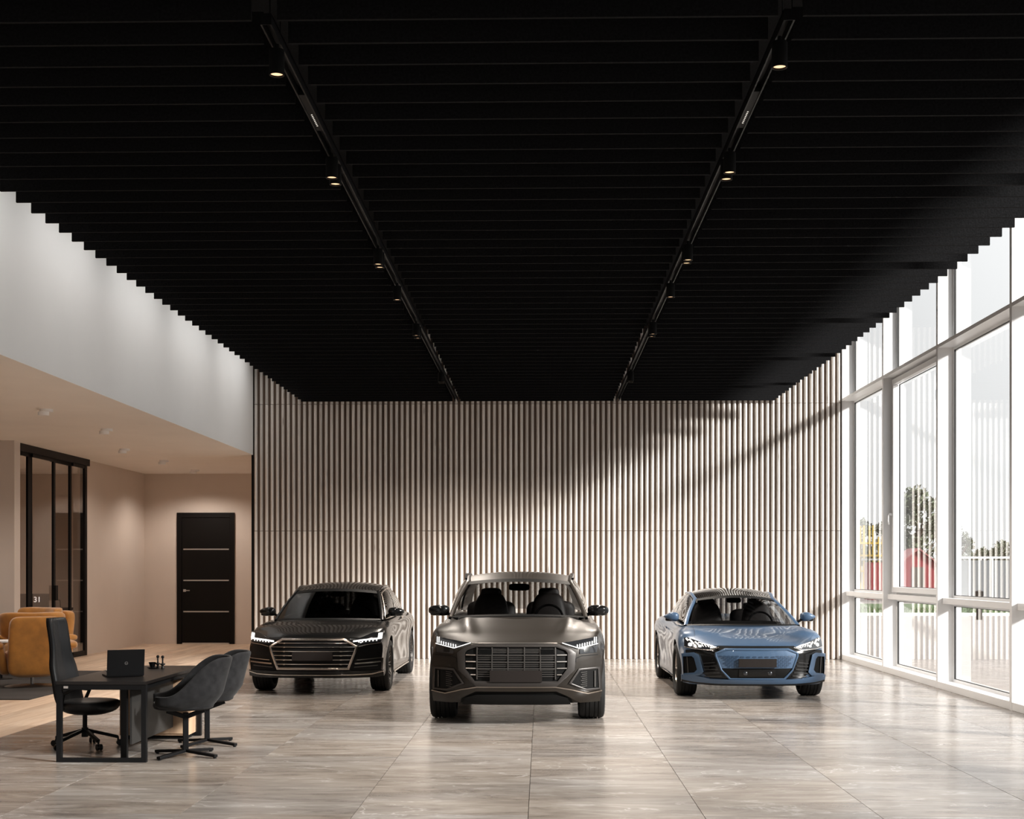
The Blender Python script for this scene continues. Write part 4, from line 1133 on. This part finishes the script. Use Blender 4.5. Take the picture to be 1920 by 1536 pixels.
# --- blue coupe on the right -----------------------------------------------------
def car_coupe():
    root = thing('sports_car', 'steel blue low sports car with blue honeycomb grille, beside the windows', 'car', (2.815, 17.72, 0))
    hood_cr = lambda x, y: -.018 * math.exp(-(x / .42) ** 4) * smooth((y - .25) / .3) * (1 - smooth((y - 1.1) / .3)) + .02 * math.exp(-((abs(x) - .74) / .11) ** 2) * smooth((y - .3) / .5) * (1 - smooth((y - 1.4) / .4))
    c = Car(dict(L=4.99, W=.985, bow=.40, bowp=2.8,
                 lean=P((.18, .10), (.25, .03), (.38, .0), (.55, .0), (.66, .02), (.72, .06), (.84, .16)),
                 rlean=P((.2, .1), (.6, .0), (1.0, .15)),
                 hw=P((0, .925), (.25, .945), (.55, .97), (.93, .985), (1.35, .965), (2.3, .955), (3.2, .975), (3.85, .995), (4.6, .95), (4.99, .86)),
                 zb=P((0, .20), (.5, .19), (1.5, .17), (3.5, .17), (4.99, .25)),
                 zs=P((0, .70), (.06, .735), (.2, .79), (.5, .85), (.93, .90), (1.4, .905), (2.2, .905), (3.0, .93), (3.8, .98), (4.5, .97), (4.99, .90)),
                 xs=P((0, .82), (.3, .84), (.8, .86), (1.4, .85), (2.5, .82), (3.8, .82), (4.99, .74)),
                 zc=P((0, .712), (.03, .728), (.10, .752), (.3, .80), (.7, .872), (1.12, .94), (1.26, .945), (1.5, .90), (4.0, .95), (4.6, 1.0), (4.99, .97)),
                 crease=hood_cr, crown=3.0, wheel_r=.355, axles=(.93, 3.86)))
    pt = 'car_blue'
    c.build(root, pt); c.hood(root, pt, .012, 1.14, .92, .84)
    F = c.face
    # black mask
    F('front_mask', sym([(.50, .712), (.70, .672), (.90, .655), (.90, .60), (.76, .60), (.70, .36), (.60, .29), (.36, .285)]), 'gloss_black', root, .004, .02)
    F('lip_band', sym([(.50, .718), (.50, .672), (.42, .655)]), 'mesh_black', root, .012, .02)
    out = sym([(.415, .690), (.545, .628), (.545, .590), (.47, .40), (.36, .275)])
    inn = sym([(.395, .665), (.520, .618), (.520, .590), (.455, .41), (.345, .300)])
    pat = sym([(.395, .665), (.520, .618), (.520, .590), (.465, .43), (.35, .430)])
    F('grille_panel', pat, pt, root, .016, .03)
    c.ring('grille_frame', out, inn, pt, root, .030, .05)
    g = thing_part('grille', root, (0, 0, 0))
    rows_z = [.585 - .0225 * i for i in range(7)]
    for i, z in enumerate(rows_z):
        hx = .50 - .035 * max(0, i - 1)* .5
        x = .262 + (.026 if i % 2 else 0)
        while x < hx - .02:
            w2, h2 = .023, .0095
            for sg in (1, -1):
                F('honeycomb_cell', [(sg * (x - w2), z), (sg * (x - w2 * .6), z + h2), (sg * (x + w2 * .6), z + h2), (sg * (x + w2), z), (sg * (x + w2 * .6), z - h2), (sg * (x - w2 * .6), z - h2)], 'cell_blue', g, .019, .006, step=.2)
            x += .053
    for x in (-.2, -.12, -.04, .04, .12, .2):
        F('honeycomb_cell', [(x - .03, .578), (x - .018, .587), (x + .018, .587), (x + .03, .578), (x + .018, .569), (x - .018, .569)], 'cell_blue', g, .019, .006, step=.2)
    F('lower_grille', sym([(.45, .428), (.345, .300)]), 'mesh_black', root, .012, .03)
    F('sensor_panel', [(-.24, .415), (.235, .415), (.235, .32), (-.24, .32)], 'gloss_black', root, .018, .02)
    for x in (-.16, .16):
        y = c.front(x, .365) - .026
        MB().lathe([(0, 0), (.020, 0), (.026, .004), (.030, .01), (.030, .02)], (x, y, .365), 'y', 20).obj('fog_lamp', 'lens_black', root)
    F('number_plate', [(-.245, .555), (.245, .555), (.245, .447), (-.245, .447)], 'plate', root, .045, .03)
    for sg in (1, -1):
        h = thing_part('headlight', root, (0, 0, 0))
        fc = lambda nm, poly, m, off, th=.02: c.face(nm, [(sg * x, z) for x, z in poly], m, h, off, th)
        st = lambda nm, pts, w, m, off: c.strip(nm, [(sg * x, z) for x, z in pts], w, m, h, off, .02)
        fc('lamp_housing', [(.905, .812), (.86, .812), (.66, .745), (.485, .702), (.60, .668), (.80, .678), (.915, .70)], 'lens_black', .012, .03)
        st('light_bar', [(.885, .805), (.86, .775)], .022, 'drl_warm', .020)
        st('light_bar', [(.845, .795), (.795, .735)], .020, 'drl_warm', .020)
        st('light_bar', [(.78, .765), (.74, .73)], .018, 'drl_warm', .020)
        st('light_bar', [(.74, .758), (.52, .705), (.60, .690)], .012, 'drl_warm', .020)
        for k in range(5): st('light_tooth', [(.70 - .035 * k, .738 - .008 * k), (.68 - .035 * k, .705 - .002 * k)], .010, 'drl_warm', .018)
        fc('projector_lens', [(.865, .735), (.845, .75), (.82, .745), (.815, .715), (.84, .70), (.865, .71)], 'drl_soft', .020)
        fc('projector_lens', [(.745, .722), (.72, .73), (.70, .715), (.71, .695), (.74, .695)], 'drl_soft', .020)
        st('lamp_underline', [(.92, .695), (.80, .672), (.60, .662), (.49, .698)], .007, 'chrome', .018)
        t = thing_part('air_intake', root, (0, 0, 0))
        po = [(.955, .605), (.80, .625), (.745, .60), (.685, .375), (.735, .325), (.93, .29)]
        pi = [(.935, .565), (.83, .575), (.80, .545), (.765, .40), (.80, .36), (.93, .34)]
        c.face('intake_recess', [(sg * x, z) for x, z in pi], 'mesh_black', t, .006, .02)
        c.ring('intake_frame', [(sg * x, z) for x, z in po], [(sg * x, z) for x, z in pi], pt, t, .04, .06)
        c.strip('intake_vane', [(sg * .885, .565), (sg * .87, .345)], .012, 'bar_grey', t, .018, .02)
        for k in range(5):
            z = .49 - .043 * k
            c.strip('bumper_slat', [(sg * (.545 - .021 * k), z + .012), (sg * (.69 - .004 * k), z - .004)], .010, 'slat_black', root, .022, .02)
    F('front_splitter', sym([(.36, .280), (.60, .285), (.75, .315), (.955, .325), (.95, .26), (.80, .235), (.50, .222)]), pt, root, .035, .06)
    c.strip('splitter_edge', [(-.95, .245), (-.6, .212), (.6, .212), (.95, .245)], .03, 'black_plastic', root, .03, .05)
    cb = dict(a_base=(.80, 1.38, .93), a_top=(.575, 2.16, 1.285), c_base=(.70, 4.55, .985), c_top=(.56, 3.55, 1.30),
              cowl_y=1.08, cowl_z=.945, head_y=1.98, head_z=1.345, rhead_y=3.75, rhead_z=1.36, tail_y=4.7, tail_z=.99,
              rail=[(.60, 2.6, 1.365), (.595, 3.1, 1.36)], belt=[(.83, 2.2, .915), (.80, 3.3, .945)], roof_bulge=.02, pillar_at=15, b_at=(9,))
    cabin(c, root, cb, pt, 'roof_black', 'car_glass', None, .05, 'car_glass')
    car_inside(root, 1.2, .92, .76, 2.35, 3.15, 1.20, 1.72)
    MB().blob((0, 2.18, 1.27), (.11, .03, .04), (.5, .6), 16, 8).obj('inside_mirror', 'interior', root)
    mirror_part(root, .86, 1.075, 1.60, .985, 1.115, pt, 'gloss_black', .75, .93)
    for y in (.93, 3.86):
        for sg in (1, -1): wheel(root, sg * .845, y, .355, .27, sg, 'rim_silver', 5, style='single')
    for y in (1.58, 2.85): c.groove('door_gap', y, (.12, .97), 'mesh_black', root)
    for y in (2.55,):
        for sg in (1, -1):
            p = c.side_pt(y, .80, sg, .012); q = c.side_pt(y + .22, .80, sg, .012)
            MB().bar(p + Vector((sg * .012, 0, 0)), q + Vector((sg * .012, 0, 0)), .014, .026).obj('door_handle', pt, root, bevel=.004)
    for sg in (1, -1):
        rows = [[c.side_pt(1.45 + i * .085, q, sg, .006) for i in range(24)] for q in (.02, .08, .14, .2)]
        MB().grid(rows).obj('sill_trim', 'gloss_black', root)
    return root
M['roof_black'] = mat('roof_gloss_black', (.005, .005, .005), .06, coat=.6, spec=.2)
M['slat_black'] = mat('bumper_slat_black', (.02, .02, .02), .25)
M['cell_blue'] = mat('honeycomb_blue', (.020, .042, .080), .4, metal=.2)
car_suv(); car_saloon(); car_coupe()

# ------------------------------------------------------------------ desk group
M['desk_black'] = mat('desk_laminate', (.008, .0065, .006), .35, spec=.3)
M['panel_grey'] = mat('grey_modesty_panel', (.030, .029, .028), .5, spec=.2)
M['cab_oak'] = wood_mat('oak_cabinet', (.34, .22, .14), (.50, .35, .23), 'z', .5)
M['chair_fabric'] = mat('charcoal_velvet', (.017, .017, .018), .95, vary=.3, scale=14, spec=.1, sheen=.06)
M['chair_leather'] = mat('black_leather', (.007, .0075, .009), .42, spec=.3)
M['paper'] = mat('paper_white', (.85, .84, .82), .8)
DX0, DX1, DY0, DY1, DH = -4.325, -3.518, 12.07, 14.08, .722
d = thing('office_desk', 'black office desk on rectangular steel loop legs', 'desk', (0, 0, 0))
MB().box(DX0, DX1, DY0, DY1, DH - .03, DH).obj('desktop', 'desk_black', d, 0, bevel=.002)
MB().box(DX0 + .03, DX1 - .03, DY0 + .05, DY1 - .05, DH - .075, DH - .035).obj('apron', 'black_metal', d, 0)
for y in (DY0 + .005, DY1 - .06):
    l = MB(); w = .045
    l.box(DX0, DX0 + w, y, y + .05, 0, DH - .03).box(DX1 - w, DX1, y, y + .05, 0, DH - .03).box(DX0 + w, DX1 - w, y, y + .05, 0, .038).box(DX0 + w, DX1 - w, y, y + .05, DH - .075, DH - .03)
    l.obj('leg_frame', 'black_metal', d, 0, bevel=.002)
MB().box(-3.80, -3.745, DY0 + .18, DY0 + .23, .0, DH - .07).obj('support_post', 'black_metal', d, 0)
MB().box(-3.735, -3.715, DY0 + .24, 13.68, .13, DH - .08).obj('modesty_panel', 'panel_grey', d, 0)
MB().box(-4.255, -4.215, DY0 - .004, DY0 + .004, DH - .062, DH - .042).obj('cable_port', 'silver', d, 0)
cbn = thing('side_cabinet', 'low oak cabinet standing under the far end of the desk', 'cabinet', (0, 0, 0))
MB().box(-4.27, -3.575, 13.72, 14.28, .04, .60).obj('cabinet_body', 'cab_oak', cbn, 0, bevel=.003)
MB().box(-4.25, -3.60, 13.75, 13.98, 0, .04).obj('plinth', 'black_matt', cbn, 0)
for k in range(2): MB().box(-4.265 + .35 * k, -3.925 + .345 * k, 13.705, 13.72, .06, .58).obj('cabinet_door', 'cab_oak', cbn, 0, bevel=.002)

# laptop
lt = thing('laptop', 'open black laptop with round badge, its lid turned to the showroom', 'laptop', (-3.865, 12.60, DH), R(28))
MB().box(-.17, .17, 0, .235, .003, .018).obj('laptop_base', 'black_plastic', lt, 0, bevel=.004)
lid = MB().box(-.17, .17, -.006, .006, 0, .245).xf(Matrix.Translation((0, -.012, .010)) @ Matrix.Rotation(R(6), 4, 'X')).obj('laptop_lid', 'laptop_black', lt, 0, bevel=.005) if False else None
M['laptop_black'] = mat('laptop_shell', (.006, .006, .0065), .42, spec=.12)
T = Matrix.Translation((0, -.004, .012)) @ Matrix.Rotation(R(8), 4, 'X')
lid = MB().box(-.17, .17, -.005, .005, 0, .245).xf(T).obj('laptop_lid', 'laptop_black', lt, 0, bevel=.004)
MB().box(-.158, .158, .0052, .0062, .012, .235).xf(T).obj('laptop_screen', 'black_plastic', lt, 0)
ringp = [(.0135 * math.cos(t), 0, .0135 * math.sin(t)) for t in [2 * math.pi * k / 24 for k in range(24)]]
MB().tube(ringp, .0013, 6, closed=True).xf(T @ Matrix.Translation((.004, -.006, .118))).obj('logo_ring', 'silver', lt)
def text(name, body, size, m, parent, mtx, extrude=.0005, bold=0.0):
    cu = bpy.data.curves.new(name, 'FONT'); cu.body = body; cu.size = size; cu.extrude = extrude; cu.align_x = 'CENTER'; cu.align_y = 'CENTER'; cu.offset = bold
    o = bpy.data.objects.new(name, cu); COL.objects.link(o); me = eval_mesh(o); bpy.data.objects.remove(o)
    me.transform(mtx); finish(me, m, 0); return link(name, me, parent)
text('logo_letters', 'DELL', .0085, 'silver', lt, T @ Matrix.Translation((.004, -.0062, .118)) @ Matrix.Rotation(R(90), 4, 'X'), .0006)

bk = thing('open_book', 'white open book lying behind the laptop', 'book', (-4.11, 13.30, DH), R(20))
for sg in (-1, 1):
    rows = []
    for i in range(13):
        t = i / 12; x = sg * (.004 + .145 * t); z = .012 + .040 * math.sin(math.pi * min(1, t * 1.15)) ** 1.0 * (1 - .55 * t)
        rows.append([(x, -.11, z), (x, .11, z)])
    mb = MB().grid(rows).grid([[(a[0], a[1], 0.004) for a in r] for r in rows])
    mb.grid([[r[0] for r in rows], [(r[0][0], r[0][1], .004) for r in rows]]).grid([[r[1] for r in rows], [(r[1][0], r[1][1], .004) for r in rows]]).grid([rows[-1], [(p[0], p[1], .004) for p in rows[-1]]])
    mb.obj('page_block', 'paper', bk, 50, weld=1e-5)
MB().box(-.155, .155, -.115, .115, 0, .004).obj('book_cover', 'panel_grey', bk, 0)
cp = thing('coffee_cup', 'small black cup on a saucer on the desk', 'cup', (-3.925, 13.68, DH))
MB().lathe([(0, .008), (.020, .008), (.022, .012), (.036, .060), (.038, .062), (.036, .062), (.020, .016), (0, .014)], n=28).obj('cup', 'black_plastic', cp)
MB().lathe([(0, 0), (.03, 0), (.055, .010), (.054, .012), (.03, .004), (0, .004)], n=28).obj('saucer', 'black_plastic', cp)
for i, (px, y, l) in enumerate(((300.6, 13.68, 'black ball-topped desk ornament next to the cup'), (309.6, 13.62, 'black ball-topped desk ornament farther from the cup'))):
    X = at(px, y)
    st = thing('desk_ornament', l, 'ornament', (X, y, DH), 0, 'pair of ball-topped black ornaments')
    MB().lathe([(0, 0), (.017, 0), (.018, .008), (.010, .022), (.011, .034), (.026, .042), (.025, .052), (.010, .056), (.007, .075), (.009, .095), (.006, .104), (0, .105)], n=24).obj('stand', 'black_plastic', st)
    MB().blob((0, 0, .118), (.0155, .0155, .0165)).obj('ball', 'gloss_black', st)

# task chair
tc = thing('task_chair', 'black high-backed leather office chair on castors behind the desk', 'chair', (-4.42, 13.12, 0), R(84))
# local frame: front = -y ; turned so that the front faces the desk (+x)
def back_outline(t):  # t 0..1 up the back: half width, forward offset, height
    return (P((0, .235), (.15, .25), (.45, .235), (.6, .19), (.72, .175), (.93, .175), (1, .15))(t),
            P((0, .16), (.1, .20), (.3, .235), (.55, .28), (.75, .30), (1, .335))(t), .38 + .87 * t)
rows = []
for i in range(25):
    t = i / 24; w, y, z = back_outline(t); r = []
    for j in range(13):
        u = -1 + j / 6; r.append((w * u, y - .05 * u * u - .012 * math.cos(u * 9) * (1 - u * u) * .4, z))
    rows.append(r)
MB().grid(rows).obj('backrest', 'chair_leather', tc, 60, solid=.045, bevel=.0)
rows2 = [[(x, y + .028, z) for x, y, z in r] for r in rows]
MB().grid(rows2).obj('back_shell', 'shell_blue', tc, 60, solid=.012) if 'shell_blue' in M else MB().grid(rows2).obj('back_shell', 'black_plastic', tc, 60, solid=.012)
MB().blob((0, -.05, .43), (.26, .27, .115), (.75, .75), 28, 14, fn=lambda p: (p.x, p.y, p.z if p.z < 0 else p.z * .35)).obj('seat', 'chair_leather', tc)
for sg in (-1, 1):
    MB().tube([(sg * .25, .12, .42), (sg * .29, .08, .54), (sg * .29, -.05, .60), (sg * .28, -.16, .59)], .018, 8).obj('armrest', 'black_plastic', tc)
MB().cyl((0, 0, .14), (0, 0, .34), .022, n=16).cyl((0, 0, .10), (0, 0, .19), .032, n=16).obj('gas_column', 'black_metal', tc)
for k in range(5):
    a = R(12 + 72 * k); ca, sa = math.cos(a), math.sin(a)
    MB().bar((.02 * ca, .02 * sa, .165), (.31 * ca, .31 * sa, .085), .035, .03).obj('base_arm', 'black_metal', tc, bevel=.005)
    w = MB(); w.cyl((.31 * ca, .31 * sa, .055), (.31 * ca, .31 * sa, .09), .010, n=10)
    for q in (-1, 1):
        c0 = Vector((.325 * ca, .325 * sa, .03)); n_ = Vector((-sa, ca, 0)); w.cyl(c0 + n_ * q * .008, c0 + n_ * q * .026, .030, n=20)
    w.obj('castor', 'black_plastic', tc)

# guest chairs
def guest_chair():
    t = thing('guest_chair', '', 'chair')
    rows = []
    for i in range(15):
        v = i / 14; r = []
        for j in range(33):
            a = R(-148 + 296 * j / 32)            # 0 = back (+y)
            bk_ = ((1 + math.cos(a)) / 2)
            rim = .57 + .35 * smooth((bk_ - .22) / .62)
            rad = .10 + .195 * min(1, v * 2.4) ** .55
            z = .455 + (rim - .455) * max(0, (v - .12) / .88) ** 1.15
            lean = .10 * bk_ ** 1.2 * max(0, (z - .5) / .4) ** 1.2
            sq = 1 + .10 * abs(math.sin(2 * a))
            r.append((rad * sq * math.sin(a), rad * sq * math.cos(a) * 1.02 + lean, z))
        rows.append(r)
    MB().grid(rows).obj('seat_shell', 'chair_fabric', t, 60, solid=.035, subsurf=1)
    MB().blob((0, -.02, .475), (.255, .275, .05), (.6, .75), 28, 10).obj('seat_cushion', 'chair_fabric', t)
    MB().lathe([(0, .415), (.17, .43), (.23, .455), (.235, .465)], n=28).obj('seat_pan', 'black_plastic', t)
    f = MB(); f.bar((0, 0, .05), (0, 0, .40), .05, .05, up=(1, 0, 0)).bar((0, 0, .36), (0, -.17, .42), .05, .04).bar((0, 0, .36), (0, .17, .42), .05, .04)
    f.obj('pedestal', 'black_metal', t, bevel=.005)
    for k in range(4):
        a = R(45 + 90 * k) * 1.0; ca, sa = math.cos(a), math.sin(a)
        MB().bar((0, 0, .05), (.36 * ca, .36 * sa, .022), .045, .026).obj('foot_arm', 'black_metal', t, bevel=.004)
        MB().cyl((.345 * ca, .345 * sa, 0), (.345 * ca, .345 * sa, .012), .016, n=12).obj('foot_pad', 'black_plastic', t)
    return t
g1 = guest_chair(); g1.location = (-3.28, 12.52, 0); g1.rotation_euler = (0, 0, R(-72)); g1['label'] = 'charcoal velvet guest chair at the near corner of the desk'
g2 = copy_tree(g1); g2.location = (-3.28, 13.32, 0); g2.rotation_euler = (0, 0, R(-72)); g2['label'] = 'charcoal velvet guest chair behind the first one, farther along the desk'
for g_ in (g1, g2): g_['group'] = 'guest chairs along the desk'

for o_ in (d, cbn, lt, bk, cp, tc, g1, g2) + tuple(o for o in bpy.data.objects if o.name.startswith('desk_ornament')): o_.location.y -= .09

# ------------------------------------------------------------------ lounge
M['mustard'] = mat('mustard_velvet', (.46, .20, .035), .8, vary=.22, scale=6, sheen=.5, bump=.15)
M['rug'] = mat('dark_striped_rug', (.035, .032, .031), .9, vary=.5, scale=3, stretch=(.25, 6, 1))
tag(MB().box(-11.5, -6.74, 17.69, 22.7, 0, .012).obj('rug', 'rug', None, 0), 'dark grey streaked rug under the mustard armchairs', 'rug')
def armchair():
    t = thing('lounge_armchair', '', 'armchair')
    md = dict(n=28, m=18)
    # back panel, leaning
    def lean(p): return (p.x * (1 - .06 * p.z), p.y + .16 * (p.z + .1) , p.z)
    MB().blob((0, .30, .60), (.37, .10, .43), (.28, .35), fn=lean, **md).obj('back_shell', 'mustard', t)
    MB().blob((0, .17, .88), (.46, .12, .20), (.35, .5), fn=lambda p: (p.x * (1 + .12 * p.z), p.y - .9 * p.x * p.x + .12 * p.z, p.z + .10 * p.x * p.x), **md).obj('wing_cushion', 'mustard', t)
    MB().blob((0, .13, .62), (.34, .10, .20), (.4, .5), fn=lambda p: (p.x, p.y + .12 * p.z, p.z), **md).obj('back_cushion', 'mustard', t)
    MB().blob((0, -.14, .42), (.36, .34, .10), (.4, .4), **md).obj('seat_cushion', 'mustard', t)
    MB().blob((0, -.05, .27), (.40, .36, .14), (.45, .5), fn=lambda p: (p.x * (.86 + .9 * p.z), p.y * (.9 + .7 * p.z), p.z), **md).obj('seat_shell', 'mustard', t)
    for sg in (-1, 1):
        MB().blob((sg * .44, -.02, .40), (.075, .33, .22), (.4, .5), fn=lambda p: (p.x + sg * .25 * p.z, p.y * (.85 + .6 * p.z) + .0, p.z), **md).obj('arm_panel', 'mustard', t)
        MB().blob((sg * .51, -.05, .60), (.105, .36, .065), (.7, .5), **md).obj('armrest', 'mustard', t)
    MB().cyl((0, 0, .02), (0, 0, .18), .028, n=20).obj('column', 'dark_chrome', t)
    MB().lathe([(0, .035), (.05, .03), (.36, .012), (.385, .004), (.385, 0), (0, 0)], n=48).obj('disc_base', 'dark_chrome', t)
    o = [(x, .5, .80) for x in ()]
    MB().tube([(-.33 + .06 * k, .425 - .0 * k, .79) for k in range(12)], .004, 6).obj('seam', 'mustard', t)
    return t
a1 = armchair(); a1.location = (-7.46, 19.70, .012); a1.rotation_euler = (0, 0, R(208)); a1['label'] = 'mustard swivel armchair seen from behind, nearer one on the rug'
a2 = copy_tree(a1); a2.location = (-8.22, 22.0, .012); a2.rotation_euler = (0, 0, R(-30)); a2['label'] = 'mustard swivel armchair facing the room, farther one by the glass partition'
for g_ in (a1, a2): g_['group'] = 'mustard lounge armchairs'
stb = thing('side_table', 'small white topped side table between the mustard armchairs', 'side table', (-8.42, 20.95, .012))
MB().lathe([(0, .575), (.235, .575), (.24, .58), (.24, .60), (.235, .605), (0, .605)], n=40).obj('table_top', 'lamp_white', stb)
MB().cyl((0, 0, .01), (0, 0, .575), .018, n=16).obj('pole', 'black_metal', stb)
MB().lathe([(0, .012), (.16, .008), (.165, 0), (0, 0)], n=32).obj('foot', 'black_metal', stb)

# office behind the partition
M['office_grey'] = mat('office_desk_grey', (.070, .056, .050), .6)
od = thing('reception_desk', 'dark grey desk inside the glazed office', 'desk', (-10.4, 26.9, 0))
MB().box(-.85, .9, -.4, .4, .90, .95).obj('desktop', 'office_grey', od, 0, bevel=.003)
MB().box(-.80, .85, -.35, .35, 0, .90).obj('desk_body', 'office_grey', od, 0)
mo = thing('desktop_monitor', 'dark monitor showing large white digits in the glazed office', 'monitor', (at(65, 26.85), 26.85, .95), R(4))
M['monitor_grey'] = mat('monitor_screen', (.055, .045, .040), .5)
MB().box(-.28, .28, -.015, .015, .015, .285).obj('monitor_panel', 'monitor_grey', mo, 0, bevel=.004)
MB().box(-.09, .09, -.02, .09, 0, .02).obj('monitor_foot', 'black_metal', mo, 0)
text('screen_digits', '31', .15, mat('digit_white', (.8, .76, .72), .6, emit=(1, .95, .9), estr=.7), mo, Matrix.Translation((.055, -.017, .165)) @ Matrix.Rotation(R(90), 4, 'X'), .001, .002)
fr = thing('wire_ornament', 'thin black wire frame standing on the office desk', 'ornament', (at(106, 26.72), 26.72, .95))
MB().tube([(-.07, 0, .12), (-.07, 0, .16), (.07, 0, .16), (.08, 0, 0), (-.06, 0, 0), (-.07, 0, .12)], .005, 6).obj('wire', 'black_metal', fr)
MB().blob((-.07, 0, .17), (.016, .016, .016)).obj('knob', 'black_metal', fr)
# downlight beams added to brighten hallway and lounge beyond the windows' reach
